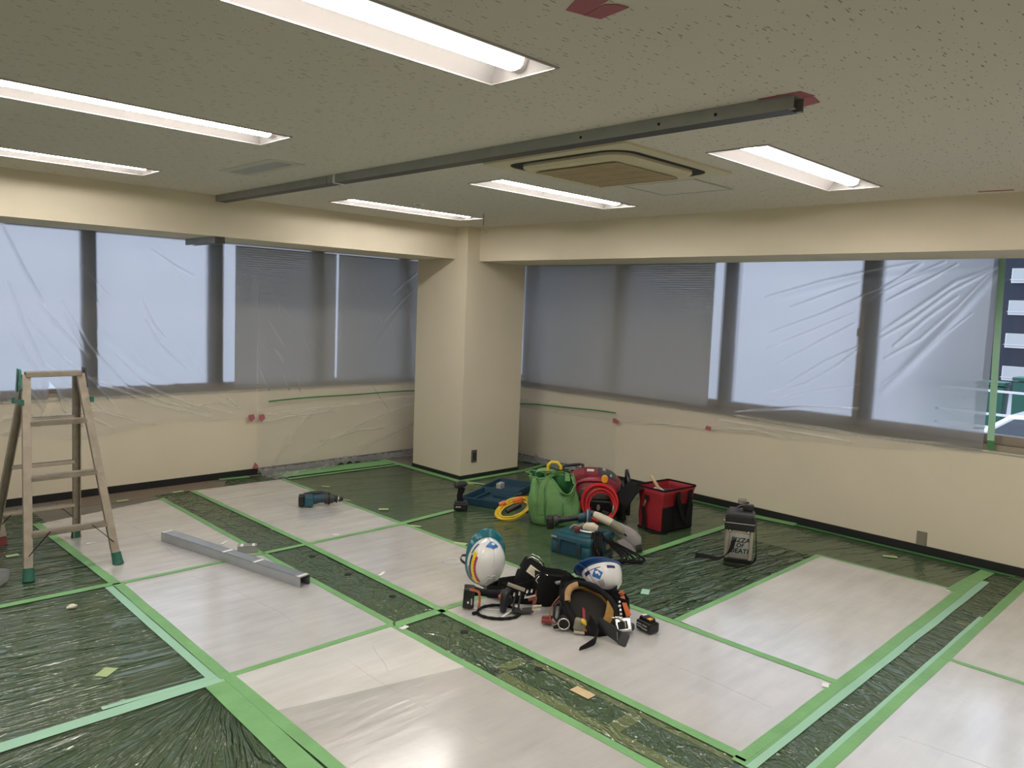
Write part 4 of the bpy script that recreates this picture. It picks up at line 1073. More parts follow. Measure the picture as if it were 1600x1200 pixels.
for side in 'fb':
    for z in (.255, .58, .905):
        zt = z / 1.2
        a, b = lerp(*rails[side + 'l'], zt), lerp(*rails[side + 'r'], zt)
        yo = .012 if side == 'f' else -.012
        mb = MB().bar(a + V((.018, yo, 0)), b + V((-.018, yo, 0)), .050, .022, (0, -.25 if side == 'f' else .25, 1))
        for e in (-.018, 0, .018):
            mb.bar(a + V((.02, yo + e, .012)), b + V((-.02, yo + e, .012)), .006, .004)
        obj('step', mb, 'alu', t)
a, b = rails['fl'][1], rails['fr'][1]
obj('top_step', MB().bar(a + V((-.005, .012, .002)), b + V((.005, .012, .002)), .056, .034), 'alu', t, bevel=.004)
a, b = rails['bl'][1], rails['br'][1]
obj('top_step', MB().bar(a + V((0, -.006, .006)), b + V((0, -.006, .006)), .05, .026), 'alu', t, bevel=.004)
for s, sx in (('l', -1), ('r', 1)):
    a, b = rails['f' + s][1], rails['b' + s][1]
    mb = MB()
    p = a + V((sx * .032, .03, .0))
    mb.bar(p + V((0, -.045, -.09)), p + V((0, .0, .03)), .008, .036, (0, 1, 0)); mb.bar(p + V((0, .075, -.11)), p + V((0, .03, .03)), .008, .036, (0, 1, 0))
    mb.cyl(p + V((-.008, .016, .012)), p + V((.012, .016, .012)), .018)
    obj('hinge', mb, 'green_plastic' if s == 'l' else 'dgrey', t)
    fa, ba = lerp(*rails['f' + s], .865), lerp(*rails['b' + s], .865)
    mb = MB().bar(fa + V((sx * .030, -.03, 0)), ba + V((sx * .030, .03, 0)), .008, .026)
    mb.box(ba + V((sx * .03, .03, 0)), (.016, .02, .036)); mb.box(fa + V((sx * .03, -.03, 0)), (.016, .02, .036))
    obj('spreader_lock', mb, 'green_plastic', t)
    for side in 'fb':
        q0, q1 = lerp(*rails[side + s], .115), lerp(*rails[side + ('l' if s == 'r' else 'r')], .21)
        q1 = q0 + (q1 - q0) * .26 + V((0, 0, .10))
        obj('brace', MB().bar(q0, q1, .004, .010, (0, -1, 0)), 'dark', t)
# leaning ladder leg at the very edge
t = thing('leaning_ladder', 'foot of another aluminium ladder at the left edge behind the stepladder', 'ladder', (-3.83, .29, 0), 0)
for dx in (0, -.42):
    g = obj('rail', MB().bar((dx, 0, .06), (dx - .10, .30, 1.15), .028, .05, (1, 0, 0)), 'alu', t)
    obj('rubber_foot', MB().bar((dx, 0, .0), (dx - .008, .02, .10), .034, .056, (1, 0, 0)), 'maroon', g)
for z in (.35, .65, .95):
    obj('rung', MB().bar((-.03 - .1 * (z - .06) / 1.09, .3 * (z - .06) / 1.09, z), (-.40 - .1 * (z - .06) / 1.09, .3 * (z - .06) / 1.09, z), .03, .02), 'alu', t)

# ------------------------------------------------------------------ steel channels on the sheets
def cchannel(L, w, h, tk=.0022):
    mb = MB()
    mb.box((0, 0, h - tk / 2), (w, L, tk)); mb.box((-w / 2 + tk / 2, 0, h / 2), (tk, L, h)); mb.box((w / 2 - tk / 2, 0, h / 2), (tk, L, h))
    mb.box((-w / 2 + .008, 0, tk / 2), (.014, L, tk)); mb.box((w / 2 - .008, 0, tk / 2), (.014, L, tk))
    return mb
t = thing('steel_channel', 'long galvanised steel channel lying on the white sheets', 'steel channel', (-2.795, -.94, .0062), 0)
t.rotation_euler = (0, 0, math.atan2(-1.395, .30) + PI / 2)
obj('channel', cchannel(1.43, .078, .062), 'galv', t)
for y in (-.69, -.28, .03, .70):
    obj('label', MB().box((0, y, .0626), (.076, .024, .0006)), 'white_paper', t)
t = thing('channel_offcut', 'short offcut of steel channel beside the long channel', 'steel channel', (-2.625, -.83, .008), 62)
obj('channel', cchannel(.125, .065, .045), 'galv_dull', t)
for y in (-.04, .035):
    obj('label', MB().box((0, y, .0458), (.06, .018, .0006)), 'white_paper', t)

# ------------------------------------------------------------------ hammer drill on the sheet
t = thing('hammer_drill', 'teal and black cordless hammer drill lying on white sheet', 'drill', (-1.60, -.07, .007), -30)
bt = obj('battery', MB().box((-.165, -.012, .052), (.05, .085, .095)), 'blackp', t, bevel=.012)
obj('label', MB().box((-.1905, -.015, .055), (.002, .05, .05)), 'grey_plastic', bt)
obj('housing', MB().box((-.105, -.018, .050), (.075, .10, .092)), 'teal', t, bevel=.014)
obj('motor_housing', MB().tube([(-.07, -.005, .055), (-.02, .0, .062), (.03, .005, .062)], [.042, .038, .040], 16), 'navy_teal', t, smooth=40)
obj('handle_grip', MB().tube([(-.15, .045, .085), (-.08, .06, .095), (0, .055, .098), (.045, .035, .088)], [.016, .017, .017, .018], 10), 'dgrey', t, smooth=60)
obj('gear_housing', MB().tube([(.02, .004, .058), (.05, .004, .058), (.10, .002, .054)], [.044, .047, .034], 16), 'dgrey', t, smooth=40)
obj('depth_clamp', MB().tube([(.052, .004, .058), (.066, .004, .058)], [.051, .051], 16), 'dark', t, smooth=40)
obj('chuck', MB().tube([(.10, .002, .054), (.115, .0, .053), (.116, 0, .053), (.128, 0, .052), (.129, 0, .052), (.15, 0, .050), (.175, 0, .048)], [.026, .026, .032, .032, .024, .022, .013], 16), 'blackp', t, smooth=30)
obj('chuck_ring', MB().tube([(.132, 0, .052), (.140, 0, .051)], [.0262, .0255], 16), 'steel', t, smooth=30)
obj('drill_bit', MB().tube([(.17, 0, .048), (.24, -.012, .040)], [.0035, .0025], 6), 'steel', t)

# ------------------------------------------------------------------ impact driver by the column
t = thing('impact_driver', 'black impact driver standing on its battery near the column', 'drill', (-.74, -.87, .005), -41)
bt = obj('battery', MB().box((0, 0, .034), (.118, .078, .062)), 'blackp', t, bevel=.010)
obj('battery_text', MB().box((-.02, -.0395, .036), (.045, .001, .012)), 'grey_plastic', bt)
obj('base', MB().box((0, 0, .072), (.105, .07, .018)), 'dgrey', t, bevel=.006)
obj('grip', MB().tube([(-.004, 0, .078), (-.012, .0, .12), (-.002, .004, .165), (.004, .01, .195)], [.023, .019, .021, .026], 12, flat=1.25), 'black', t, smooth=60)
obj('trigger', MB().box((.022, .02, .165), (.016, .016, .034)), 'dgrey', t, bevel=.004)
obj('head', MB().tube([(-.052, -.045, .222), (-.046, -.04, .222), (-.01, -.005, .224), (.03, .03, .222), (.042, .04, .221)], [.020, .028, .031, .027, .016], 14), 'dgrey', t, smooth=40)
obj('nose_ring', MB().tube([(.04, .038, .221), (.05, .047, .221)], [.015, .013], 12), 'steel', t, smooth=40)
obj('bit', MB().tube([(.048, .045, .221), (.105, .06, .212)], [.0045, .003], 6), 'yellow', t)

# ------------------------------------------------------------------ open tool case
t = thing('open_tool_case', 'empty dark teal tool case lying open beside the column', 'tool case', (-.315, -.805, .006), 20)
def tray(w, d, h, r, lip=.014, floor_=.008):
    mb = MB()
    o_ = rrect(-w / 2, -d / 2, w / 2, d / 2, r, 4); i_ = rrect(-w / 2 + lip, -d / 2 + lip, w / 2 - lip, d / 2 - lip, r * .7, 4)
    n = len(o_)
    mb.add([(x * .97, y * .97, 0) for x, y in o_] + [(x, y, h) for x, y in o_] + [(x, y, h) for x, y in i_] + [(x * .95, y * .95, floor_) for x, y in i_],
           [tuple(range(n - 1, -1, -1))] + [(k * n + i, k * n + (i + 1) % n, (k + 1) * n + (i + 1) % n, (k + 1) * n + i) for k in range(3) for i in range(n)] + [tuple(range(3 * n, 4 * n))])
    return mb
base = obj('base', tray(.46, .40, .060, .03), 'navy_teal', t, smooth=40)
mb = MB()
mb.box((0, .12, .02), (.36, .015, .03)); mb.box((-.08, -.02, .018), (.012, .2, .024)); mb.box((.10, -.05, .018), (.012, .18, .024)); mb.box((.01, -.12, .016), (.20, .012, .02))
obj('moulded_ribs', mb, 'navy_teal', base)
obj('handle', MB().tube([(-.13, -.195, .03), (-.11, -.235, .03), (0, -.245, .03), (.11, -.235, .03), (.13, -.195, .03)], .014, 8), 'navy_teal', t, smooth=60)
for x in (-.15, .15):
    obj('latch', MB().box((x, -.205, .04), (.06, .014, .045)), 'dgrey', t, bevel=.004)
lid = obj('lid', tray(.40, .38, .055, .03), 'navy_teal', t, smooth=40, loc=(.44, .05, .004), rot=(0, -.02, 0))
obj('accessory', MB().box((-.05, .06, .045), (.09, .05, .06)), 'grey_plastic', lid, bevel=.008)
obj('hinge', MB().cyl((.235, -.16, .05), (.235, .18, .05), .008, n=8), 'navy_teal', t)

# ------------------------------------------------------------------ yellow coil
t = thing('yellow_extension_cord', 'coiled yellow cord leaning against the green bag', 'cord', (-.575, -1.345, .0), -45)
def coil(loops, cx, rx, ry, tilt, lean, r, seed, n=40, sq=0.0):
    """wound cord: ellipse loops in a leaning plane, each loop a little off"""
    rr = random.Random(seed); pts = []
    ex = V((math.cos(tilt), 0, math.sin(tilt))); ez = V((-math.sin(tilt) * math.cos(lean), math.sin(lean), math.cos(tilt) * math.cos(lean)))
    ny = ex.cross(ez)
    for k in range(loops):
        a, b, c, d, e = (rr.uniform(-1, 1) for _ in range(5))
        for j in range(n):
            q = 2 * PI * j / n
            f = j / n
            s = 1 - sq * k / loops
            pts.append(V(cx) + ex * (math.cos(q) * rx * s * (1 + .05 * a) + .016 * c) + ez * (math.sin(q) * ry * s * (1 + .14 * b) + .020 * d) + ny * (.012 * e + .010 * math.sin(q * 2 + k)))
    # soften the jumps between loops
    out = []
    for i in range(len(pts)):
        acc = V((0, 0, 0)); w = 0
        for j in range(-5, 6):
            if 0 <= i + j < len(pts): acc += pts[i + j]; w += 1
        out.append(acc / w)
    return out
obj('cord_coil', MB().tube(coil(9, (0, .0, .092), .182, .098, .40, .75, .006, 3, sq=.30), .0072, 7), 'yellow', t, smooth=180)
obj('connector', MB().tube([(-.06, -.03, .075), (0, .0, .105), (.05, .02, .125)], [.022, .026, .024], 10), 'blackp', t, smooth=40)
obj('cord_grip', MB().box((.085, .03, .135), (.085, .05, .05), Matrix.Rotation(-.35, 4, 'Y')), 'orange', t, bevel=.010)
obj('plug', MB().tube([(-.12, .04, .11), (-.07, .05, .13)], [.02, .022], 10), 'orange', t, smooth=40)
obj('tie', MB().tube([(.10, -.075, .085), (.13, -.04, .085), (.13, -.03, .125)], .004, 6), 'dark', t)

# ------------------------------------------------------------------ green tote bag
t = thing('green_tote_bag', 'open woven green tote bag with looped straps', 'bag', (-.37, -1.60, .004), -48)
def bag_ring(z, w, d, cx, cy, amp, seed, n=64):
    pts = []
    for i in range(n):
        q = 2 * PI * i / n
        c, s = math.cos(q), math.sin(q)
        r = 1.0 / ((abs(c) ** 3.2 + abs(s) ** 3.2) ** (1 / 3.2))
        k = amp * (noise.noise(V((c * 1.8 + seed, s * 1.8, z * 6))) + .6 * noise.noise(V((c * 4.5 + seed, s * 4.5, z * 14))))
        pts.append((cx + (w / 2 + k) * c * r, cy + (d / 2 + k) * s * r, z + (amp * .9 * noise.noise(V((c * 1.4, s * 1.4 + seed, 3))) if z > .3 else 0)))
    return pts
lv = [(0, .345, .25, .01, 0, .006), (.02, .385, .28, .01, 0, .010), (.07, .405, .30, .01, 0, .018), (.12, .405, .30, .006, 0, .024), (.17, .40, .30, .0, .0, .03), (.22, .38, .29, -.006, .005, .036), (.27, .36, .28, -.014, .01, .042), (.32, .35, .27, -.022, .015, .048), (.355, .345, .265, -.026, .018, .055), (.385, .335, .26, -.03, .02, .06)]
rings = [bag_ring(z, w, d, cx, cy, a, 4.2) for z, w, d, cx, cy, a in lv]
n = len(rings[0]); vs = [p for r_ in rings for p in r_]
fs = [tuple(range(n - 1, -1, -1))] + [(k * n + i, k * n + (i + 1) % n, (k + 1) * n + (i + 1) % n, (k + 1) * n + i) for k in range(len(rings) - 1) for i in range(n)]
# the front rim sags open
def sag(p):
    x, y, z = p
    f = max(0, (z - .22) / .17)
    s_ = math.exp(-((x - .10) / .085) ** 2) * max(0, min(1, (-y + .05) / .15))
    return (x, y - .02 * f * s_, z - .115 * f * s_)
vs = [sag(p) for p in vs]
obj('bag_body', MB().add(vs, fs), 'bag_green', t, smooth=60, solid=.003)
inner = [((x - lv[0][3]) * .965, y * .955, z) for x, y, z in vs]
obj('lining', MB().add(inner, fs[1:]), 'bag_green_in', t, smooth=60)  # inset darker copy of the bag, its inner shade put into the colour
obj('hem', MB().tube(vs[-n:], .006, 6, closed=True), 'bag_green', t, smooth=180)
obj('strap', MB().strap([(-.10, -.152, .10), (-.105, -.158, .22), (-.10, -.145, .33), (-.05, -.10, .395), (.03, -.05, .425), (.09, -.02, .42), (.10, -.06, .36)], .042, .004, [(1, 0, 0), (1, 0, 0), (1, .1, .2), (.7, .5, -.4), (.5, .6, -.5), (.6, .6, -.3), (1, .2, 0)]), 'bag_green', t)
obj('strap', MB().strap([(-.15, .05, .33), (-.16, .04, .40), (-.11, .03, .425), (-.04, .05, .42), (.0, .09, .40), (.02, .13, .36)], .042, .004, [(0, 1, 0), (0, 1, .2), (0, 1, .5), (.3, 1, .4), (.4, .9, .2), (1, .4, 0)]), 'bag_green', t)
obj('seam', MB().tube([(-.07, -.150, .02), (-.068, -.158, .12), (-.06, -.156, .22)], .003, 5), 'bag_green_in', t)
obj('seam', MB().tube([(.08, -.148, .03), (.075, -.156, .12), (.07, -.150, .20)], .003, 5), 'bag_green_in', t)
t2 = thing('level_tool', 'yellow handled tool sticking out of the green bag', 'tool', (-.36, -1.57, .10), -48)
obj('shaft', MB().tube([(.01, 0, 0), (-.005, .02, .25)], .008, 8), 'yellow', t2)
obj('handle', MB().tube([(-.045, .02, .30), (-.045, .02, .365), (-.02, .025, .392), (.03, .03, .388), (.06, .03, .355), (.055, .03, .335)], .014, 8), 'yellow', t2, smooth=60)
t2 = thing('metal_ruler', 'grey metal bar inside the green bag', 'tool', (-.30, -1.65, .06), -48)
obj('blade', MB().bar((0, 0, 0), (.07, .05, .25), .028, .004, (0, 1, 0)), 'steel', t2)

# ------------------------------------------------------------------ red compressor
t = thing('air_compressor', 'dark red ribbed air compressor behind the green bag', 'compressor', (.125, -1.60, .004), -51)
ca, sa = .30, .19
def hood(u, v, k=1.0):
    """rounded hood: u around the arch 0..1, v front..back 0..1"""
    q = PI * u
    vv = (v - .5) * 2
    f = (1 - abs(vv) ** 3.0) ** (1 / 3.0)
    c = -math.cos(q); s = math.sin(q)
    r = 1.0 / ((abs(c) ** 2.5 + abs(s) ** 2.5) ** (1 / 2.5))
    return (.27 * k * c * r * (.55 + .45 * f), .225 * k * vv, .125 + .255 * k * s * r * (.60 + .40 * f))
obj('hood', MB().grid(lambda u, v: hood(u, v), 30, 18), 'redp', t, smooth=180)
obj('chassis', MB().box((0, 0, .125), (.46, .36, .07)), 'blackp', t, bevel=.02)
for k in range(11):
    v0 = .06 + k * .045
    obj('rib', MB().tube([hood(.13 + .30 * i / 8 + .012 * k * 0, v0 + .015 * i / 8, 1.012) for i in range(9)], .0065, 5), 'redp', t, smooth=180)
obj('front_grille', MB().tube([hood(.1 + .8 * i / 20, .02, 1.0) for i in range(21)], .010, 6), 'redp', t, smooth=180)
def patch(fn, u0, u1, v0, v1, nu=8, nv=6):
    return MB().grid(lambda a, b: fn(u0 + (u1 - u0) * a, v0 + (v1 - v0) * b), nu, nv)
pl = obj('label_panel', patch(lambda u, v: hood(u, v, 1.008), .54, .72, .15, .90), 'dgrey', t, smooth=180)
obj('marking', patch(lambda u, v: hood(u, v, 1.012), .585, .615, .45, .72), 'grey_plastic', pl)
obj('marking', patch(lambda u, v: hood(u, v, 1.012), .66, .68, .2, .34), 'grey_plastic', pl)
obj('sticker', patch(lambda u, v: hood(u, v, 1.010), .43, .50, .30, .48), 'paper', t)
obj('knob', MB().cyl(V(hood(.62, .10, .99)), V(hood(.62, .02, 1.14)), .028, .026, 12), 'amber', t, smooth=40)
for y in (-.10, .11):
    obj('tank', MB().tube([(-.26, y, .085), (-.24, y, .085), (.24, y, .085), (.26, y, .085)], [.03, .07, .07, .03], 16), 'blackp', t, smooth=40)
obj('tank_band', MB().tube([(-.02, -.10, .085), (.0, -.10, .085)], [.072, .072], 16), 'redp', t)
obj('handle_frame', MB().tube([(.30, -.19, .05), (.295, -.19, .30), (.285, -.17, .365), (.28, -.02, .38), (.285, .14, .36), (.295, .17, .05)], .017, 8), 'blackp', t, smooth=60)
obj('handle_frame', MB().tube([(.26, -.22, .02), (.262, -.215, .26), (.25, -.19, .33), (.24, -.18, .26)], .020, 8), 'blackp', t, smooth=60)
obj('rear_handle', MB().tube([(-.27, .20, .24), (-.275, .22, .335), (-.26, .225, .35), (-.13, .225, .37), (-.10, .225, .37), (-.095, .21, .29)], .013, 8), 'blackp', t, smooth=60)
for x in (-.2, .25):
    for y in (-.15, .15):
        obj('rubber_foot', MB().cyl((x, y, 0), (x, y, .05), .025, n=12), 'blackp', t)
obj('gauge', MB().cyl((.22, -.21, .24), (.22, -.235, .24), .028, n=16), 'chrome', t, smooth=40)
obj('outlet_valve', MB().cyl((.05, -.19, .11), (.05, -.25, .10), .014, n=10), 'steel', t)
# ------------------------------------------------------------------ red hose
t = thing('red_air_hose', 'coiled bright red air hose leaning on the compressor', 'hose', (-.10, -1.83, .0), -51)
mb = MB()
for k, (cx, cz, R_, yy) in enumerate(((.02, .175, .150, 0), (.022, .172, .143, -.012), (.018, .170, .136, .008), (.03, .160, .122, -.02), (.03, .155, .112, -.008), (.035, .152, .100, .0), (.02, .165, .129, .016))):
    mb.tube([(cx + R_ * math.cos(q), yy + .045 * math.sin(q) + .004 * math.sin(3 * q + k), cz + R_ * math.sin(q)) for q in (2 * PI * i / 44 for i in range(44))], .0068, 7, closed=True)
mb.tube([(.10, -.03, .06), (.125, -.035, .10), (.137, -.03, .15)], .0068, 7)
obj('hose_coil', mb, 'red_hose', t, smooth=180)
obj('coupler', MB().tube([(.128, -.035, .075), (.13, -.037, .105), (.131, -.037, .106), (.134, -.036, .15), (.135, -.034, .17)], [.007, .009, .012, .012, .008], 10), 'chrome', t, smooth=40)
# ------------------------------------------------------------------ closed teal tool case and what lies on it
t = thing('closed_tool_case', 'closed teal tool case with tools piled on its lid', 'tool case', (-.745, -2.23, .003), -82.5)
# local x along its long front edge (towards the camera's right), y away
def case_half(w, d, h, z, r=.03):
    o_ = rrect(-w / 2, -d / 2, w / 2, d / 2, r, 4); n = len(o_)
    rows = [(.97, z), (1.0, z + .012), (1.0, z + h - .014), (.965, z + h)]
    return MB().add([(x * k, y * k, zz) for k, zz in rows for x, y in o_], [tuple(range(n - 1, -1, -1)), tuple(range(3 * n, 4 * n))] + [(q * n + i, q * n + (i + 1) % n, (q + 1) * n + (i + 1) % n, (q + 1) * n + i) for q in range(3) for i in range(n)])
CW, CD = .335, .36
obj('case_base', case_half(CW, CD, .085, 0), 'teal', t, smooth=30)
obj('case_lid', case_half(CW, CD, .055, .086), 'teal', t, smooth=30)
obj('top_plate', MB().prism(rrect(-.12, -.13, .12, .13, .02), .004, Matrix.Translation((0, 0, .141))), 'teal', t)
mb = MB()
for x in (-.085, .085):
    mb.box((x, -CD / 2 - .006, .068), (.034, .014, .086))
mb.box((0, -CD / 2 - .005, .112), (.20, .012, .014))
obj('handle', mb, 'navy_teal', t, bevel=.005)
obj('recess', MB().box((0, -CD / 2 - .001, .058), (.135, .004, .07)), 'navy_teal', t)
for x in (-.085, .085):
    obj('latch', MB().box((x, -CD / 2 - .013, .055), (.022, .006, .06)), 'dgrey', t, bevel=.003)
obj('brand_plate', MB().box((-.13, -CD / 2 - .001, .118), (.045, .003, .014)), 'grey_plastic', t)
obj('label', MB().box((CW / 2 + .001, -.06, .04), (.003, .055, .045)), 'paper', t)
obj('label', MB().box((CW / 2 + .001, .07, .05), (.003, .05, .035)), 'tan', t)
zc = .152
t = thing('cordless_grinder', 'black and teal slim cordless grinder on the closed teal case', 'power tool', (-.785, -2.10, zc), -49)
bt = obj('battery', MB().box((-.115, 0, .045), (.055, .075, .090), Matrix.Rotation(-.12, 4, 'Y')), 'blackp', t, bevel=.010)
obj('label', MB().box((-.115, -.039, .05), (.03, .002, .03)), 'dgrey', bt)
obj('battery_mount', MB().tube([(-.088, 0, .048), (-.06, 0, .052)], [.045, .038], 12), 'dgrey', t, smooth=40)
obj('grip', MB().tube([(-.06, 0, .052), (-.02, 0, .056), (.06, 0, .072), (.09, 0, .080)], [.030, .020, .019, .026], 14), 'blackp', t, smooth=60)
obj('gear_head', MB().tube([(.085, 0, .078), (.13, 0, .088), (.14, 0, .09)], [.028, .032, .030], 14), 'navy_teal', t, smooth=40)
obj('guard', MB().tube([(.138, 0, .088), (.142, 0, .088), (.165, 0, .09), (.178, 0, .09)], [.030, .052, .054, .044], 18), 'navy_teal', t, smooth=30)
obj('guard_ring', MB().tube([(.148, 0, .088), (.153, 0, .088)], [.055, .055], 18), 'grey_plastic', t, smooth=30)
t = thing('sander', 'beige sander with a red part lying on the closed teal case', 'power tool', (-.77, -2.24, zc), -50)
obj('body', MB().tube([(.01, .03, .02), (.035, .02, .034), (.075, .0, .036), (.11, -.005, .028)], [.02, .030, .034, .022], 12), 'beige', t, smooth=60)
obj('sole_plate', MB().tube([(-.03, .01, .006), (.03, -.025, .006), (.10, -.03, .006)], [.010, .016, .012], 8, flat=.4), 'white', t, smooth=60)
obj('red_part', MB().box((-.045, -.01, .020), (.038, .034, .036), Matrix.Rotation(.4, 4, 'Z')), 'maroon', t, bevel=.008)
obj('bracket', MB().tube([(-.085, .02, .01), (-.06, .01, .04), (-.02, .01, .034), (.01, .03, .05)], .010, 8), 'khaki', t, smooth=60)
t = thing('angle_tool', 'cream and olive electric hand tool with black cord', 'power tool', (-.64, -2.33, zc), -51)
obj('front_head', MB().tube([(-.10, .05, .115), (-.075, .045, .108)], [.022, .026], 12), 'dgrey', t, smooth=40)
obj('body', MB().tube([(-.08, .045, .108), (-.05, .04, .100), (.0, .03, .082), (.06, .02, .058)], [.024, .028, .032, .030], 14), 'beige', t, smooth=60)
obj('switch', MB().box((-.03, .035, .126), (.05, .02, .018), Matrix.Rotation(.3, 4, 'Y')), 'dark', t, bevel=.004)
obj('rear_body', MB().tube([(.055, .02, .060), (.09, .012, .040), (.13, .0, .010), (.15, -.005, -.008)], [.031, .033, .026, .012], 14), 'khaki', t, smooth=60)
obj('cord_sleeve', MB().tube([(.148, -.005, -.006), (.17, -.01, -.022)], [.009, .006], 8), 'dark', t)
t = thing('power_cord', 'hank of black cord hanging over the closed teal case corner', 'cord', (-.80, -2.45, .0), -52)
mb = MB(); r = random.Random(5)
for k in range(15):                                              # long loops draped over the corner of the case
    a = r.uniform(-.018, .018) + k * .0045; w = .10 + .015 * k + r.uniform(-.02, .02)
    top = .19 - .012 * r.random()
    pts = [(-.075 + a, .09, top - .03), (-.08 + a, .05, top), (-.085 + a * 1.1, .005, top - .03), (-.075 + a, -.03 - .003 * k, .10), (-.05 + a, -.05, .045 - .002 * k), (.0 + .3 * w, -.055 - .006 * (k % 4), .016 + .003 * (k % 5)), (.03 + w, -.035 + .004 * (k % 3), .012 + .006 * (k % 3)), (.06 + w, .02, .03), (.03 + w * .7, .06, .07), (-.0 + .3 * w, .07, .12), (-.04 + a, .085, top - .05)]
    # smooth closed curve through the points
    q = [V(p) for p in pts]; n = len(q); out = []
    for i in range(n):
        p0, p1, p2, p3 = q[i - 1], q[i], q[(i + 1) % n], q[(i + 2) % n]
        for s in range(5):
            f = s / 5
            out.append(.5 * ((2 * p1) + (p2 - p0) * f + (2 * p0 - 5 * p1 + 4 * p2 - p3) * f * f + (3 * p1 - p0 - 3 * p2 + p3) * f ** 3))
    out = [V((p.x * .8, p.y, max(p.z, .007))) for p in out]
    mb.tube(out, .0048, 6, closed=True)
mb.tube([(.12, -.03, .008), (.18, -.01, .008), (.205, .03, .008), (.19, .08, .012), (.17, .11, .04), (.10, .11, .09), (.05, .10, .14)], .0045, 6)
mb.tube([(-.02, -.06, .008), (.08, -.075, .008), (.15, -.06, .008), (.20, .01, .008)], .0045, 6)
obj('cord_hank', mb, 'black', t, smooth=180)
t = thing('dust_bag', 'grey cloth bag slumped beside the closed teal case', 'bag', (-.52, -2.42, .0), -53)
secs = [(-.115, .0, .205, .018, .018), (-.095, .0, .20, .030, .034), (-.05, .0, .175, .036, .045), (.0, -.005, .145, .040, .060), (.06, -.01, .10, .045, .080), (.11, -.01, .07, .048, .066), (.135, -.01, .06, .030, .050)]
nn = 18; vs = []
for i, (x, y, z, ry, rz) in enumerate(secs):
    for j in range(nn):
        q = 2 * PI * j / nn
        k = 1 + .16 * noise.noise(V((x * 12, math.cos(q) * 2, math.sin(q) * 2)))
        vs.append((x + .3 * rz * math.sin(q) * .4, y + ry * math.cos(q) * k, max(.004, z + rz * math.sin(q) * k)))
mb = MB().add(vs, [(i * nn + j, i * nn + (j + 1) % nn, (i + 1) * nn + (j + 1) % nn, (i + 1) * nn + j) for i in range(len(secs) - 1) for j in range(nn)] + [tuple(range(nn - 1, -1, -1)), tuple((len(secs) - 1) * nn + j for j in range(nn))])
obj('bag_cloth', mb, 'grey_cloth', t, smooth=60, sub=1)
obj('opening', MB().tube([(.10, -.055, .045), (.135, -.05, .05)], [.026, .03], 12), 'dark', t)
obj('flap', MB().strap([(-.02, -.045, .10), (.03, -.062, .06), (.08, -.068, .025)], [.05, .07, .04], .004, (1, 0, .4)), 'grey_cloth', t)

# ------------------------------------------------------------------ red tote
t = thing('red_tool_tote', 'red canvas tool tote with black pocket and webbing handles', 'tool bag', (.276, -2.24, .004), -5.6)
w, d, h = .38, .235, .345
def ring4(k, kd, z, amp=0, seed=0):
    pts = rrect(-w / 2 * k, -d / 2 * kd, w / 2 * k, d / 2 * kd, .02, 3)
    n = len(pts); out = []
    for x, y in pts:
        b = amp * noise.noise(V((x * 9 + seed, y * 9, z * 7)))
        out.append((x + b * (1 if x > 0 else -1), y + b * (1 if y > 0 else -1), z + (amp * 1.2 * noise.noise(V((x * 5, y * 5, seed))) if z > .3 else 0)))
    return out
rings = [ring4(.97, .97, 0), ring4(1, 1, .02, .004), ring4(1.005, 1.01, .12, .008, 1), ring4(1.01, 1.05, .22, .010, 2), ring4(1.03, 1.12, .30, .010, 3), ring4(1.05, 1.20, h, .012, 4)]
n = len(rings[0]); vs = [p for r_ in rings for p in r_]
fs = [tuple(range(n - 1, -1, -1))] + [(k * n + i, k * n + (i + 1) % n, (k + 1) * n + (i + 1) % n, (k + 1) * n + i) for k in range(len(rings) - 1) for i in range(n)]
obj('bag_body', MB().add(vs, fs), 'red', t, smooth=50, solid=.004)
obj('zip_edge', MB().tube(rings[-1], .007, 6, closed=True), 'black', t, smooth=180)
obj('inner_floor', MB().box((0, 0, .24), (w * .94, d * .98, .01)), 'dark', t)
obj('front_pocket', MB().box((.0, -d / 2 - .010, .105), (w * .97, .014, .205)), 'black', t, bevel=.005)
for x in (-.045, .11):
    obj('webbing_handle', MB().strap([(x, -d / 2 - .022, .03), (x, -d / 2 - .024, .18), (x + .004, -d / 2 - .034, .26), (x + .006, -d / 2 - .038, .325)], .045, .005, (1, 0, 0)), 'black', t)
obj('webbing_handle', MB().strap([(-.041, -d / 2 - .036, .32), (-.03, -d / 2 - .052, .22), (.035, -d / 2 - .058, .09), (.10, -d / 2 - .052, .22), (.114, -d / 2 - .036, .32)], .04, .005, [(1, 0, 0), (1, .1, .3), (0, .2, 1), (1, .1, -.3), (1, 0, 0)]), 'black', t)
obj('maker_label', MB().box((.035, -d / 2 - .022, .285), (.06, .003, .016), Matrix.Rotation(.0, 4, 'X')), 'dgrey', t)
obj('bottom_trim', MB().box((0, 0, .008), (w * 1.01, d * 1.03, .016)), 'black', t, bevel=.004)
dr = obj('d_ring_tab', MB().box((-w / 2 - .012, .03, .262), (.010, .042, .042)), 'black', t, bevel=.004)
obj('snap_hook', MB().tube([(-w / 2 - .02, .03, .25), (-w / 2 - .022, .036, .22), (-w / 2 - .024, .044, .20), (-w / 2 - .024, .05, .186)], .006, 7), 'chrome', t)
obj('shoulder_strap', MB().strap([(-w / 2 - .026, .05, .19), (-w / 2 - .028, .035, .10), (-w / 2 - .030, .03, .025), (-w / 2 - .045, -.02, .006), (-w / 2 - .02, -.09, .004), (-w / 2 + .04, -.15, .004)], .038, .005, [(0, 1, 0), (0, 1, 0), (0, 1, 0), (.3, 1, 0), (.8, .5, 0), (.6, .8, 0)]), 'black', t)
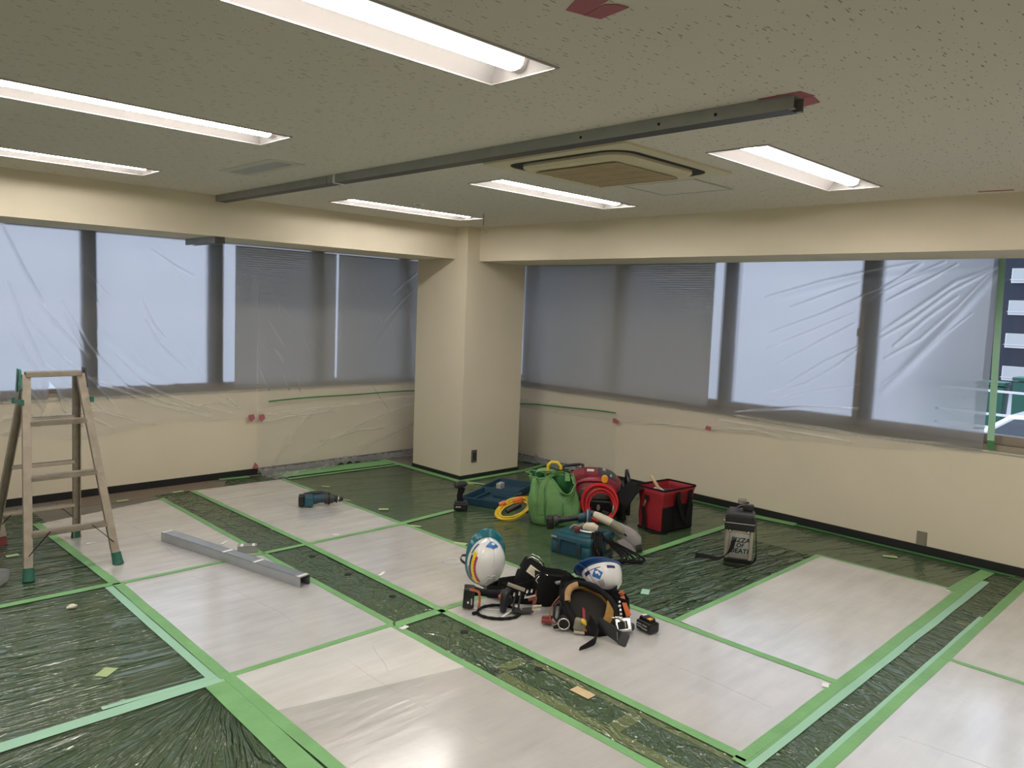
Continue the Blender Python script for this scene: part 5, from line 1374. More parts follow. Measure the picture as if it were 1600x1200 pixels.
obj('flap', MB().strap([(-w / 2 + .02, d / 2 + .02, .335), (-w / 2 - .04, d / 2 + .05, .31), (-w / 2 - .10, d / 2 + .09, .20), (-w / 2 - .09, d / 2 + .10, .14)], [.16, .19, .20, .12], .008, (.25, .9, .1)), 'black', t)
t2 = thing('wooden_handled_tool', 'pale wooden handle sticking up from the red tote', 'tool', (.20, -2.22, .255), -50)
obj('handle', MB().tube([(.045, 0, .0), (-.02, .0, .10), (-.065, .0, .165), (-.072, 0, .178)], [.014, .017, .017, .010], 10, flat=.8), 'wood', t2, smooth=60)
t2 = thing('rag_bundle', 'white and dark rags filling the top of the red tote', 'rags', (.27, -2.21, .25), -20)
mb = MB().grid(lambda u, v: (-.14 + .17 * u, -.09 + .18 * v, .065 + .035 * noise.noise(V((u * 3.1, v * 3.1, 1))) - .05 * (2 * u - 1) ** 2 * .8 - .05 * (2 * v - 1) ** 2), 14, 12)
obj('white_rag', mb, 'white_paper', t2, smooth=180, solid=.004)
mb = MB().grid(lambda u, v: (-.0 + .13 * u, -.09 + .16 * v, .060 + .035 * noise.noise(V((u * 3.1 + 9, v * 3.1, 4))) - .05 * (2 * u - 1) ** 2 - .05 * (2 * v - 1) ** 2), 12, 12)
obj('dark_rag', mb, 'dgrey', t2, smooth=180, solid=.004)

# ------------------------------------------------------------------ metal box with the hand-painted words
t = thing('metal_box', 'metal case with black lid and painted words, shoulder strap', 'box', (-.005, -3.06, .0036), -63)
bw, bd = .185, .17
for sx in (-1, 1):
    for sy in (-1, 1):
        obj('corner_post', MB().cyl((sx * (bw / 2 - .012), sy * (bd / 2 - .012), .03), (sx * (bw / 2 - .012), sy * (bd / 2 - .012), .25), .016, n=12), 'steel', t, smooth=60)
obj('body', MB().box((0, 0, .135), (bw - .012, bd - .012, .23)), 'steel', t, bevel=.006)
obj('base', MB().box((0, 0, .018), (bw + .004, bd + .004, .036)), 'blackp', t, bevel=.006)
obj('collar', MB().box((0, 0, .262), (bw + .018, bd + .018, .055), taper=1.03), 'blackp', t, bevel=.006)
obj('lid', MB().box((0, 0, .315), (bw + .016, bd + .016, .055), taper=.97), 'blackp', t, bevel=.008)
obj('lid_top', MB().box((0, 0, .352), (bw + .0, bd + .0, .024), taper=.88), 'dgrey', t, bevel=.006)
obj('hinge_strip', MB().box((0, -bd / 2 - .012, .288), (bw + .016, .004, .004)), 'grey_plastic', t)
for sx in (-1, 1):
    obj('rivet', MB().cyl((sx * .062, -bd / 2 - .009, .232), (sx * .062, -bd / 2 - .014, .232), .007, n=10), 'chrome', t, smooth=40)
    obj('bracket', MB().prism([(-.018, 0), (.018, 0), (.0, -.02)], .004, Matrix.Translation((sx * .062, -bd / 2 - .008, .238)) @ Matrix.Rotation(PI / 2, 4, 'X')), 'blackp', t)
pl = obj('face_plate', MB().box((.004, -bd / 2 + .005, .13), (.125, .006, .155)), 'galv', t)
def words(parent, txt, x, z, size, mat, y, rotz=0.0, slant=0.0):
    cu_ = bpy.data.curves.new('lettering', 'FONT'); cu_.body = txt; cu_.size = size; cu_.extrude = .0006; cu_.align_x = 'CENTER'; cu_.shear = slant
    cu_.offset = size * .025
    me_o = bpy.data.objects.new('lettering_source', cu_); COL.objects.link(me_o)
    dg = bpy.context.evaluated_depsgraph_get(); dg.update()
    me = bpy.data.meshes.new_from_object(me_o.evaluated_get(dg)); bpy.data.objects.remove(me_o)
    me.materials.clear(); me.materials.append(M[mat])
    o = bpy.data.objects.new('lettering', me); COL.objects.link(o); o.parent = parent
    o.location = (x, y, z); o.rotation_euler = (PI / 2, 0, rotz)
    return o
yf = -bd / 2 + .0014
words(t, 'PIZZA', .012, .152, .046, 'dark', yf, slant=.1)
words(t, 'OF', .010, .116, .040, 'dark', yf, slant=.1)
words(t, 'DEATH', .016, .074, .046, 'dark', yf, slant=.1)
mb = MB().tube([(.0 + .021 * math.cos(q), yf, .203 + .017 * math.sin(q)) for q in (2 * PI * i / 20 for i in range(20))], .0016, 5, closed=True)
for sx in (-1, 1): mb.tube([(sx * .008 + .005 * math.cos(q), yf, .204 + .005 * math.sin(q)) for q in (2 * PI * i / 10 for i in range(10))], .0014, 5, closed=True)
for k in range(4): mb.tube([(-.009 + .006 * k, yf, .190), (-.009 + .006 * k, yf, .178)], .0013, 5)
obj('emblem', mb, 'beige', t)
obj('side_buckle', MB().cyl((-bw / 2 - .012, 0, .275), (-bw / 2 - .022, 0, .275), .010, n=10), 'chrome', t)
obj('shoulder_strap', MB().strap([(bw / 2 + .014, .0, .30), (bw / 2 + .022, -.0, .18), (bw / 2 + .03, -.02, .06), (bw / 2 + .012, -.07, .016), (bw / 2 - .05, -.15, .006), (.0, -.17, .006), (-.09, -.155, .006)], .036, .004, [(0, 1, 0), (0, 1, 0), (.1, 1, 0), (.6, .7, 0), (.7, .5, .2), (.1, 1, .2), (-.3, 1, 0)]), 'black', t)
obj('shoulder_strap', MB().strap([(-.035, -.11, .17), (-.05, -.125, .10), (-.10, -.14, .045), (-.15, -.145, .03), (-.19, -.12, .03), (-.27, -.10, .022), (-.29, -.09, .014)], .034, .004, [(1, .2, .5), (1, .2, .4), (.5, .6, .6), (.2, .8, .5), (.2, .8, .4), (.1, .5, .8), (.1, .5, .8)]), 'black', t)
t2 = thing('laser_holder', 'small black clamp with khaki knob on the metal box', 'clamp', (.015, -3.07, .370), -63)
obj('body', MB().box((.03, -.02, .022), (.075, .045, .044)), 'blackp', t2, bevel=.008)
obj('arm', MB().tube([(-.045, .0, .012), (-.01, .01, .026), (.03, .0, .05)], .011, 8), 'dark', t2, smooth=60)
obj('knob', MB().box((-.015, .03, .055), (.06, .05, .028)), 'khaki', t2, bevel=.007)
obj('wire', MB().tube([(-.05, -.02, .01), (-.03, -.03, .03), (.02, -.045, .052), (.06, -.03, .05)], .003, 6), 'chrome', t2)

# ------------------------------------------------------------------ helmets
def helmet(name, label, loc, crown, front, visor_mat, stickers, strap_mat, size=1.0):
    """hard hat: own frame has the crown along +z and the front along +y"""
    x, y, z = axes(crown, front)
    root = thing(name, label, 'helmet', loc, 0)
    m = frame((0, 0, 0), x, y, z)
    root.rotation_euler = m.to_euler()
    RX, RY, HH = .104 * size, .130 * size, .128 * size
    def surf(az, el, k=1.0):
        """az from the front, towards own left (+x negative); el 0 rim .. 90 crown"""
        a, e = math.radians(az), math.radians(el)
        ce, se = math.cos(e) ** .82, math.sin(e) ** .95
        rib = 1 + .018 * math.exp(-((math.sin(a) * ce) / .22) ** 2) * se
        return (-RX * math.sin(a) * ce * k * rib, RY * math.cos(a) * ce * k * rib, HH * se * k * rib)
    obj('shell', MB().grid(lambda u, v: surf(360 * u, 90 * v), 48, 20), 'helmet', root, smooth=180, solid=.003)
    def brim(u, v):
        a = 360 * u; c = math.cos(math.radians(a))
        f = max(0, c) ** 1.5
        out = .010 + .042 * f
        s = surf(a, 0)
        n_ = V((s[0] / RX ** 2, s[1] / RY ** 2, 0)).normalized()
        p = V(s) + n_ * (out * v) + V((0, 0, -.016 * v * (0.3 + f) + .006 * (1 - v)))
        return p
    obj('brim', MB().grid(brim, 48, 4), visor_mat, root, smooth=180, solid=.003)
    def band(u, v):
        s = surf(360 * u, 12 * v, 1.006)
        return (s[0], s[1], s[2] - .004)
    obj('rim_band', MB().tube([surf(360 * i / 48, 1, 1.012) for i in range(48)], .004, 6, closed=True), visor_mat, root, smooth=180)
    for (a0, a1, e0, e1, mt, *dia) in stickers:
        rot = (lambda u, v: (u, v)) if not dia else (lambda u, v: (.5 + (u - .5) * .72 + (v - .5) * .72, .5 + (v - .5) * .72 - (u - .5) * .72))
        obj('sticker', MB().grid(lambda u, v: surf(a0 + (a1 - a0) * rot(u, v)[0], e0 + (e1 - e0) * rot(u, v)[1], 1.03 + .004 * (mt == 'helmet') + .003 * (mt in ('blue', 'navy'))), 10, 6), mt, root, smooth=180)
    def vent(a0, a1, e0, e1):
        pts = [surf(a0 + (a1 - a0) * i / 6, e0, 1.024) for i in range(7)] + [surf(a1, e0 + (e1 - e0) * i / 6, 1.024) for i in range(1, 7)] + [surf(a1 + (a0 - a1) * i / 6, e1, 1.024) for i in range(1, 7)] + [surf(a0, e1 + (e0 - e1) * i / 6, 1.024) for i in range(1, 6)]
        return MB().tube(pts, .0022, 5, closed=True)
    obj('moulded_ridge', vent(150, 210, 30, 74), 'helmet', root, smooth=180)
    obj('moulded_ridge', vent(166, 194, 40, 68), 'helmet', root, smooth=180)
    obj('ear_strap', MB().strap([(RX * .9, .02, -.004), (RX * 1.12, .015, -.045), (RX * 1.0, -.02, -.075), (RX * .6, -.03, -.06)], .016, .003, [(0, 1, 0), (0, 1, .2), (.2, 1, .3), (.3, 1, .2)]), strap_mat, root)
    obj('ear_strap', MB().strap([(-RX * .9, .02, -.004), (-RX * 1.16, .015, -.04), (-RX * 1.16, -.02, -.06), (-RX * .75, -.05, -.03)], .016, .003, [(0, 1, 0), (0, 1, .2), (.2, 1, .3), (.3, 1, .2)]), 'dgrey', root)
    obj('inner_liner', MB().grid(lambda u, v: V(surf(360 * u, 90 * v, .93)) + V((0, 0, -.004)), 24, 8), 'dgrey', root, smooth=180)
    return root, surf
# view directions written as (right, up, towards the viewer) for a viewer looking along the room's diagonal
def vdir(deg, elev, a, b, c):
    th = math.radians(deg); e = math.radians(elev)
    X = V((math.cos(th), math.sin(th), 0)); Y = V((-math.sin(th), math.cos(th), 0)); Z = V((0, 0, 1))
    return X * a + (Y * math.sin(e) + Z * math.cos(e)) * b + (-Y * math.cos(e) + Z * math.sin(e)) * c
h1, _ = helmet('hard_hat', 'white hard hat with teal visor and a yellow and crimson sticker', (-1.775, -2.30, .162),
               vdir(-43.6, 21, .34, -.34, .88), vdir(-43.6, 21, .10, .95, .3), 'teal_visor',
               [(128, 70, 17, 24, 'navy'), (68, 38, 13, 17, 'navy'), (150, 58, 20, 35, 'yellow_paint'), (152, 66, 33.5, 42, 'magenta_paint'), (140, 100, 8, 15, 'grey_cloth'), (18, -16, 28, 46, 'blue', 1), (2, -8, 31, 37, 'helmet')], 'dgrey', 1.13)
h2, _ = helmet('hard_hat', 'white hard hat with dark blue visor and blue diamond emblem', (-1.50, -3.00, .232),
               vdir(-51.8, 22, .33, -.86, .36), vdir(-51.8, 22, -.62, -.1, .80), 'blue_visor',
               [(-62, -88, 11, 18, 'navy'), (14, -8, 11, 20, 'navy'), (-11, -45, 13, 43, 'white'), (-15, -41, 17, 39, 'blue', 1), (-16, -40, 46, 66, 'grey_plastic'), (-24, -34, 20, 27, 'helmet'), (-31, -36, 26, 33, 'helmet'), (-10, -44, 12, 14, 'navy')], 'black')

# ------------------------------------------------------------------ tool belt under the teal hat, with its pouches
t = thing('tool_belt', 'heap of black tool belt and pouches under the teal visored hat', 'tool belt', (-1.825, -2.53, .006), -45)
def pouch(w, d, h, top=1.12, amp=.01, seed=0, n=24):
    rr = []
    for z, k in ((0, .9), (.02, 1.0), (h * .5, 1.05), (h, top)):
        rr.append([(x + amp * noise.noise(V((x * 11 + seed, y * 11, z * 9))), y + amp * noise.noise(V((x * 11, y * 11 + seed, z * 9))), z + (amp * 1.5 * noise.noise(V((x * 9, y * 9, seed))) if z >= h else 0)) for x, y in rrect(-w / 2 * k, -d / 2 * k, w / 2 * k, d / 2 * k, min(w, d) * .3, 4)])
    n = len(rr[0])
    fs = [tuple(range(n - 1, -1, -1))] + [(k * n + i, k * n + (i + 1) % n, (k + 1) * n + (i + 1) % n, (k + 1) * n + i) for k in range(3) for i in range(n)]
    inner = [(x * .86, y * .86, max(z - .03, h * .45)) for x, y, z in rr[-1]]
    mb = MB().add([p for r_ in rr for p in r_] + inner, fs + [(3 * n + i, 3 * n + (i + 1) % n, 4 * n + (i + 1) % n, 4 * n + i) for i in range(n)] + [tuple(range(4 * n, 5 * n))])
    return mb
obj('pouch', pouch(.19, .14, .19, 1.05, .014, 1), 'black', t, smooth=50, loc=(.265, -.05, 0), rot=(.05, .12, .3))
obj('pouch', pouch(.20, .12, .085, 1.0, .014, 5), 'black', t, smooth=50, loc=(.10, -.04, 0), rot=(.0, .05, -.1))
obj('pouch', pouch(.15, .07, .17, 1.0, .010, 2), 'black', t, smooth=50, loc=(.125, .04, .045), rot=(-.5, .45, .1))
obj('pouch', pouch(.12, .10, .12, 1.05, .012, 3), 'black', t, smooth=50, loc=(.36, .06, .0), rot=(.1, -.1, .6))
obj('pouch', pouch(.15, .11, .10, 1.02, .012, 4), 'black', t, smooth=50, loc=(.04, .02, 0), rot=(.0, .0, .2))
obj('belt_webbing', MB().strap([(-.10, .0, .03), (-.02, -.05, .05), (.08, -.06, .07), (.19, -.03, .10), (.30, .03, .13), (.36, .09, .10), (.30, .16, .06), (.12, .15, .05), (.0, .10, .05), (-.10, .0, .03)], .07, .010, [(0, .2, 1)] * 10), 'black', t)
obj('buckle_plate', MB().box((.17, .04, .21), (.09, .012, .05), Matrix.Rotation(.5, 4, 'Y')), 'dgrey', t, bevel=.006)
obj('wire_handle', MB().tube([(.145, .035, .247), (.16, .02, .267), (.20, .02, .250), (.232, .02, .213), (.232, .03, .197)], .004, 7), 'chrome', t, smooth=60)
obj('wire_handle', MB().tube([(.135, .025, .237), (.16, .01, .253), (.195, .01, .237), (.225, .01, .20)], .004, 7), 'chrome', t, smooth=60)
obj('stud', MB().cyl((.085, -.05, .205), (.083, -.058, .207), .007, n=10), 'steel', t)
obj('carabiner', MB().tube([(.185, -.10, .15), (.205, -.10, .175), (.245, -.09, .18), (.285, -.09, .15), (.28, -.10, .115), (.25, -.11, .085), (.225, -.115, .10), (.20, -.11, .13)], .005, 7, closed=True), 'chrome', t, smooth=60)
obj('carabiner_gate', MB().tube([(.20, -.108, .15), (.235, -.115, .095)], .004, 7), 'chrome', t)
obj('clip_plate', MB().box((.255, -.11, .115), (.025, .010, .035), Matrix.Rotation(.5, 4, 'Y')), 'steel', t, bevel=.003)
obj('leather_strap', MB().strap([(.20, -.11, .10), (.185, -.125, .05), (.18, -.13, .02)], .024, .004, [(1, .2, .3)] * 3), 'rust', t)
obj('maroon_grip', MB().tube([(.30, -.09, .155), (.33, -.085, .145)], .014, 8), 'maroon', t)
obj('tag_ring', MB().tube([(.20 + .014 * math.cos(a), -.10, .17 + .014 * math.sin(a)) for a in (2 * PI * i / 14 for i in range(14))], .0028, 6, closed=True), 'chrome', t)
t2 = thing('paper_tag', 'cream paper tag hanging on the black tool belt', 'tag', (-1.735, -2.685, .185), -45)
tm = Matrix.Rotation(-.58, 4, (0, -1, 0)) @ Matrix.Rotation(0, 4, 'X')
tm = Matrix.Rotation(.62, 4, 'Y') @ Matrix.Rotation(-.35, 4, 'X')
obj('card', MB().prism([(-.042, -.024), (.03, -.024), (.042, -.012), (.042, .012), (.03, .024), (-.042, .024)], .0016, tm @ Matrix.Rotation(PI / 2, 4, 'X')), 'paper', t2)
mb = MB()
for k in range(4):
    mb.box((-.012 + .004 * (k % 2), -.0008, .012 - .008 * k), (.045 - .008 * (k % 3), .0006, .0018), tm @ Matrix.Translation((0, -.0012, 0)))
obj('handwriting', mb, 'tan', t2)
t2 = thing('impact_driver', 'black impact driver lying in front of the teal visored hat', 'drill', (-2.05, -2.555, .007), -43)
bt = obj('battery', MB().box((-.062, -.0, .062), (.064, .085, .118), Matrix.Rotation(.05, 4, 'Y')), 'blackp', t2, bevel=.009)
obj('battery_mark', MB().box((-.062, -.0435, .045), (.010, .001, .012)), 'white_paper', bt)
obj('battery_mark', MB().box((-.042, -.0435, .050), (.008, .001, .038)), 'grey_plastic', bt)
obj('grip', MB().tube([(-.035, .02, .09), (.0, .02, .086), (.07, .02, .078), (.13, .02, .076)], [.03, .022, .021, .026], 12), 'black', t2, smooth=60)
obj('belt_hook', MB().strap([(-.055, -.046, .123), (-.02, -.048, .118), (.0, -.052, .106), (.004, -.054, .06), (.0, -.054, .012)], .014, .004, [(0, .3, 1), (0, .3, 1), (1, 0, .5), (1, 0, 0), (1, 0, 0)]), 'rust', t2)
obj('head', MB().tube([(.13, .03, .072), (.16, -.02, .062), (.17, -.05, .056)], [.032, .034, .026], 12), 'dgrey', t2, smooth=40)
obj('leather_guard', MB().tube([(.115, -.05, .085), (.14, -.056, .10), (.16, -.05, .085)], [.012, .022, .012], 8), 'rust', t2, smooth=60)
t2 = thing('drag_chain_strap', 'looped black cord on the sheet in front of the driver', 'cord', (-2.025, -2.695, .0105), -44)
pts = [(.12 * math.cos(a) + .0, .085 * math.sin(a), .004 + .01 * max(0, math.sin(a))) for a in (2 * PI * i / 30 for i in range(30))]
obj('cord_loop', MB().tube(pts, [.0075 + .0022 * (i % 2) for i in range(30)], 7, closed=True), 'black', t2)
obj('cord_end', MB().cyl((-.12, -.01, .006), (-.145, -.03, .006), .010, n=8), 'black', t2)
t2 = thing('white_strip', 'long white plastic strip poking out under the black pouches', 'strip', (-1.985, -2.71, .0075), -44)
obj('strip', MB().bar((-.02, -.07, .003), (.08, .08, .020), .016, .002), 'white_paper', t2)
t2 = thing('white_ruler', 'white flat ruler lying behind the cord loop', 'ruler', (-2.02, -2.60, .0075), -44)
obj('blade', MB().bar((-.13, .0, .001), (.15, -.02, .001), .022, .002), 'white_paper', t2)
t2 = thing('tool_pouch', 'black holster with metal clips beside the looped cord', 'pouch', (-1.985, -2.69, .0075), -44)
obj('holster', MB().tube([(.0, .0, .012), (.002, -.004, .05), (.006, .0, .10), (.03, .02, .125)], [.036, .042, .044, .034], 14, flat=.55), 'blackp', t2, smooth=60)
for x in (.055, .085):
    obj('rim', MB().tube([(x, -.02, .02), (x + .004, -.024, .07), (x + .012, -.01, .115)], .006, 7), 'dgrey', t2, smooth=60)
obj('base_plate', MB().bar((.05, -.02, .016), (.17, -.01, .022), .05, .012), 'dgrey', t2)
for x, z in ((.055, .115), (.085, .122), (.10, .03), (.13, .135), (.155, .14), (.12, .105)):
    obj('metal_end', MB().cyl((x, -.03, z - .006), (x + .004, -.034, z + .010), .0065, n=9), 'chrome', t2, smooth=40)
obj('clasp', MB().tube([(.165, -.03, .03), (.21, -.03, .035), (.214, -.03, .055), (.168, -.03, .052)], .006, 7, closed=True), 'beige', t2)
obj('pliers', MB().bar((.02, .03, .155), (.12, .02, .125), .022, .014), 'steel', t2)
obj('chisel', MB().bar((.12, -.02, .095), (.18, -.02, .112), .012, .006), 'chrome', t2)
obj('grip', MB().tube([(.14, -.02, .085), (.18, -.015, .095)], .012, 8), 'maroon', t2, smooth=60)

# ------------------------------------------------------------------ belt with brown lining
t = thing('lined_tool_belt', 'black padded tool belt loop with brown fleece lining', 'tool belt', (-1.735, -3.12, .0065), -51.7)
E_ = 23
def vb(a, b, c): return vdir(0, E_, a, b, c)
cen = V((-.005, -.03, .112))
e1 = vb(.74, -.64, .22).normalized(); nrm = vb(.02, .42, .90); nrm = (nrm - e1 * nrm.dot(e1)).normalized(); e2 = nrm.cross(e1).normalized()
if e2.z < 0: e2 = -e2
def loop(t_, r=1.0, depth=0.0):
    c, s = math.cos(t_), math.sin(t_)
    return cen + e1 * (.148 * r * c) + e2 * (.108 * r * s * (1 + .12 * c)) + nrm * depth
def band_mesh(t0, t1, r0, r1, d0, d1, n=36):
    vs = []
    for i in range(n + 1):
        a = t0 + (t1 - t0) * i / n
        vs += [loop(a, r0, d0), loop(a, r1, d0), loop(a, r1, d1), loop(a, r0, d1)]
    fs = [(3, 2, 1, 0), (4 * n, 4 * n + 1, 4 * n + 2, 4 * n + 3)]
    for i in range(n):
        for j in range(4): fs.append((4 * i + j, 4 * i + (j + 1) % 4, 4 * i + 4 + (j + 1) % 4, 4 * i + 4 + j))
    return MB().add(vs, fs)
obj('belt_pad', band_mesh(0, 2 * PI, 1.0, 1.17, .0, -.135, 48), 'black', t, smooth=50)
obj('padded_edge', MB().tube([loop(2 * PI * i / 44, 1.09, .0) for i in range(44)], [.019 + .003 * math.sin(i) for i in range(44)], 9, closed=True), 'black', t, smooth=180)
obj('fleece_lining', band_mesh(-.12 * PI, .98 * PI, .93, 1.0, -.004, -.115, 30), 'fleece', t, smooth=50)
obj('fleece_roll', MB().tube([loop(PI * (.86 + .40 * i / 12), .98, .008) for i in range(13)], .020, 9), 'tan', t, smooth=60)
obj('fleece_flap', MB().add([loop(.42 * PI, .97, .004), loop(.28 * PI, .72, .012), loop(.12 * PI, .66, .012), loop(-.06 * PI, .75, .008), loop(-.14 * PI, .98, .004), loop(.1 * PI, 1.02, .004), loop(.28 * PI, 1.02, .004)], [(0, 1, 2, 6), (2, 3, 5, 6), (3, 4, 5)]), 'fleece', t, solid=.014)
obj('loop_shade', band_mesh(0, 2 * PI, .02, .97, -.040, -.046, 30), 'dark', t)  # dark disc across the loop, painted as the shade inside the belt
obj('lower_pad', MB().tube([loop(PI * (1.05 + .9 * i / 14), 1.12, -.02) for i in range(15)], [.018 + .018 * math.sin(PI * i / 14) for i in range(15)], 9), 'black', t, smooth=180)
obj('red_strap', MB().strap([loop(1.25 * PI, .22, -.034), loop(1.5 * PI, .35, -.032), loop(1.62 * PI, .66, -.028)], .022, .004, [e1] * 3), 'red', t)
for k, (px, py, pz, w, d, h, rz) in enumerate(((-.10, .13, .0, .15, .12, .20, .3), (.06, .17, .0, .17, .13, .18, -.2), (.16, .09, .0, .10, .10, .16, .2))):
    obj('pouch', pouch(w, d, h, 1.0, .014, 7 + k), 'black', t, smooth=50, loc=(px, py, pz), rot=(.06, 0, rz))
obj('dangling_strap', MB().strap([V((.0, -.13, .085)), V((.028, -.17, .055)), V((.045, -.215, .034)), V((.035, -.26, .026)), V((.005, -.30, .020)), V((-.04, -.345, .012))], [.05, .058, .058, .048, .036, .018], .004, [(.2, .1, 1)] * 6), 'black', t)
obj('webbing_end', MB().strap([V((.05, -.13, .07)), V((.10, -.165, .055)), V((.16, -.205, .035)), V((.20, -.225, .026))], .062, .010, [(.25, .35, 1)] * 4), 'blackp', t)
obj('end_clip', MB().bar((.165, -.212, .034), (.205, -.232, .026), .022, .068, (.25, .35, 1)), 'dgrey', t, bevel=.005)
obj('clip_glint', MB().bar((.15, -.213, .040), (.153, -.214, .041), .004, .042, (.25, .35, 1)), 'chrome', t)
b_ = obj('chrome_buckle', MB().bar((.14, -.10, .05), (.225, -.085, .06), .016, .075, (.1, .5, .8)), 'chrome', t, bevel=.008)
obj('buckle_hole', MB().bar((.155, -.107, .052), (.205, -.097, .060), .014, .04, (.1, .5, .8)), 'dark', t)
obj('buckle_bar', MB().tube([(.12, -.09, .085), (.16, -.105, .10), (.19, -.105, .075), (.195, -.11, .045)], .006, 8), 'chrome', t, smooth=60)
obj('buckle_cover', MB().box((.19, -.05, .075), (.09, .05, .035), Matrix.Rotation(.2, 4, 'Y')), 'dgrey', t, bevel=.012)
obj('tool_ring', MB().tube([(-.135 + .030 * math.cos(a), -.13, .045 + .030 * math.sin(a)) for a in (2 * PI * i / 22 for i in range(22))], .004, 7, closed=True), 'chrome', t, smooth=180)
obj('ring_socket', MB().cyl((-.135, -.125, .045), (-.135, -.06, .05), .028, n=16), 'dark', t, smooth=40)
obj('toe', MB().tube([(-.19, -.13, .02), (-.16, -.12, .028), (-.13, -.10, .03)], [.008, .013, .014], 8), 'black', t, smooth=60)
obj('side_frame', MB().tube([(-.17, -.05, .14), (-.19, -.06, .12), (-.195, -.06, .05), (-.18, -.06, .03), (-.165, -.05, .05), (-.16, -.04, .12)], .008, 7, closed=True), 'dgrey', t, smooth=60)
obj('leather_loop', MB().strap([(-.17, -.05, .165), (-.20, -.07, .13), (-.215, -.08, .09), (-.212, -.08, .045), (-.19, -.075, .02), (-.165, -.06, .03)], .012, .004, [(.2, 1, 0)] * 6), 'rust', t)
obj('hand_clamp_grip', MB().bar((-.26, -.055, .022), (-.205, -.065, .028), .030, .020), 'maroon', t, bevel=.004)
obj('hand_clamp_grip', MB().bar((-.262, -.025, .026), (-.205, -.03, .034), .026, .018), 'maroon', t, bevel=.004)
obj('tab', MB().strap([(.175, .05, .16), (.19, .03, .12), (.215, .01, .065)], [.022, .024, .03], .004, [(1, .3, .3)] * 3), 'orange', t)
obj('tab_root', MB().tube([(.165, .05, .185), (.175, .05, .17)], .016, 8), 'rust', t)
for k in range(5):
    obj('cord_lock', MB().tube([(.155 + .004 * k, -.005 - .006 * k, .15 - .020 * k), (.158 + .004 * k, -.012 - .006 * k, .142 - .020 * k)], .008, 8), 'chrome' if k % 2 == 0 else 'paper', t, smooth=40)
t2 = thing('tape_measure', 'dark tape measure with yellow button clipped to the lined belt', 'tape measure', (-1.835, -3.135, .007), -51.7)
obj('case', MB().box((-.005, -.03, .045), (.065, .05, .062), Matrix.Rotation(.15, 4, 'Y')), 'khaki', t2, bevel=.012)
obj('button', MB().tube([(.008, -.055, .082), (.022, -.06, .074), (.035, -.06, .058)], [.010, .013, .004], 9), 'yellow', t2, smooth=60)
obj('blade_tip', MB().bar((.012, -.058, .06), (.0, -.062, .028), .007, .003), 'chrome', t2)
obj('foot', MB().box((.0, -.05, .012), (.06, .03, .018)), 'steel', t2, bevel=.004)
obj('clip', MB().tube([(.02, -.05, .022), (.035, -.055, .03), (.04, -.05, .01)], .005, 7), 'orange', t2)
t2 = thing('hammer', 'flat grey hammer shaft lying across the black pouches', 'hammer', (-1.66, -2.93, .175), -50)
obj('shaft', MB().bar((-.10, -.03, .0), (.05, .06, .006), .030, .012), 'grey_cloth', t2, bevel=.003)

# ------------------------------------------------------------------ battery and small things
t = thing('battery_pack', 'black battery pack with orange latch on white sheet', 'battery', (-1.548, -3.377, .007), -100)
obj('body', MB().box((0, 0, .030), (.108, .075, .056)), 'blackp', t, bevel=.010)
obj('rail_block', MB().box((-.004, .0, .066), (.080, .052, .022), taper=.92), 'blackp', t, bevel=.004)
obj('latch', MB().box((.028, -.012, .0785), (.022, .026, .004)), 'amber', t, bevel=.001)
obj('contact', MB().box((-.032, .005, .0775), (.018, .03, .003)), 'paper', t)
for (x, z, w_) in ((-.028, .040, .034), (.014, .040, .034), (-.026, .026, .032), (.012, .022, .044)):
    obj('marking', MB().box((x, -.0378, z), (w_, .0008, .007)), 'grey_plastic', t)
t = thing('tape_roll', 'roll of white tape partly under the black impact driver', 'tape roll', (-1.915, -2.355, .0062), -42)
def hoop(R_, r, h): return MB().lathe([(r, 0), (R_, 0), (R_, h), (r, h), (r, 0)], 32)
obj('roll', hoop(.062, .048, .026), 'white', t, smooth=40)
obj('core', hoop(.048, .045, .0262), 'paper', t, smooth=40)
t = thing('clear_tape_ring', 'clear plastic ring lying on the white sheet by itself', 'ring', (-1.66, -1.85, .0062), -40)
obj('ring', hoop(.063, .043, .010), 'clear_plastic', t, smooth=40)
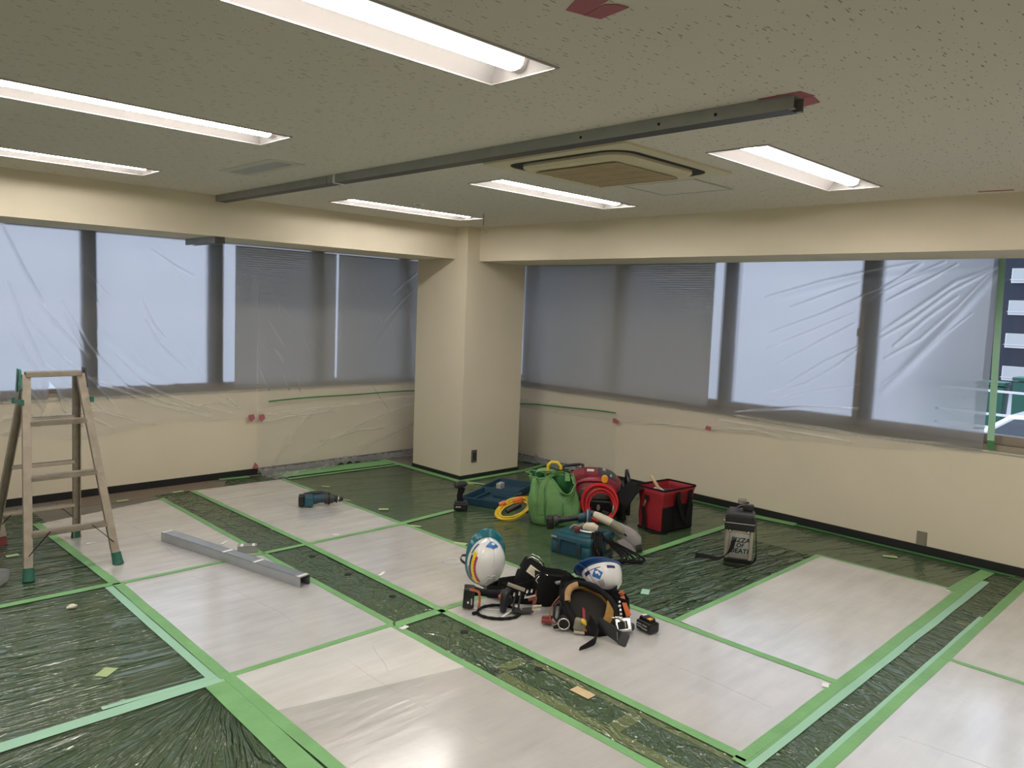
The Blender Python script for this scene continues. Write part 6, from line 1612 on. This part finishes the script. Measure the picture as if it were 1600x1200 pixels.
t = thing('plastic_bag', 'small clear crumpled plastic bag at left edge beside ladder foot', 'plastic bag', (-4.03, -.545, .003), -10)
vs_ = []
mb = MB().grid(lambda u, v: (.085 * math.cos(2 * PI * u) * math.sin(PI * (.04 + .92 * v)) * (1 + .25 * noise.noise(V((math.cos(2 * PI * u) * 2, math.sin(2 * PI * u) * 2, v * 3)))), .07 * math.sin(2 * PI * u) * math.sin(PI * (.04 + .92 * v)), .055 + .052 * -math.cos(PI * (.04 + .92 * v)) * (1 + .1 * noise.noise(V((u * 6, v * 5, 2))))), 24, 12)
obj('bag_skin', mb, 'film', t, smooth=180)
t = thing('paper_scrap', 'crumpled cream paper scrap on the dark green film', 'paper', (-3.79, -1.158, .003), 0)
mb = MB().grid(lambda u, v: (.024 * math.cos(2 * PI * u) * math.sin(PI * (.02 + .96 * v)) * (1 + .6 * noise.noise(V((math.cos(2 * PI * u) * 3, math.sin(2 * PI * u) * 3, v * 5)))), .018 * math.sin(2 * PI * u) * math.sin(PI * (.02 + .96 * v)), .013 - .013 * math.cos(PI * (.02 + .96 * v))), 14, 9)
obj('wad', mb, 'paper', t)
slips = [(-2.165, -1.755, 30, .075, .020, 'small white paper slip on white sheet left of the helmets'), (-2.55, -2.51, 10, .05, .03, 'small white sticker by the tape crossing at bottom centre'),
         (-3.37, -.03, -5, .06, .022, 'white paper slip under the stepladder'), (-2.66, -.55, 40, .09, .02, 'curled white paper strip beside the steel channel'), (-1.40, -4.30, 20, .05, .03, 'pale sticker at the near corner of tape strip'),
         (.52, -4.28, 20, .03, .02, 'tiny white slip at far corner of the right sheet'), (-1.95, -.86, -30, .045, .02, 'tiny white slip on tape between two far sheets')]
for x, y, dg, a, b, lab in slips:
    o = obj('paper_slip', MB().grid(lambda u, v: ((u - .5) * a, (v - .5) * b, .006 * (2 * u - 1) ** 2 * .3), 6, 1), 'white_paper', None, solid=.0006, loc=(x, y, .0085), rot=(0, 0, math.radians(dg)))
    tag(o, lab, 'paper slip', 'paper slips on the floor')
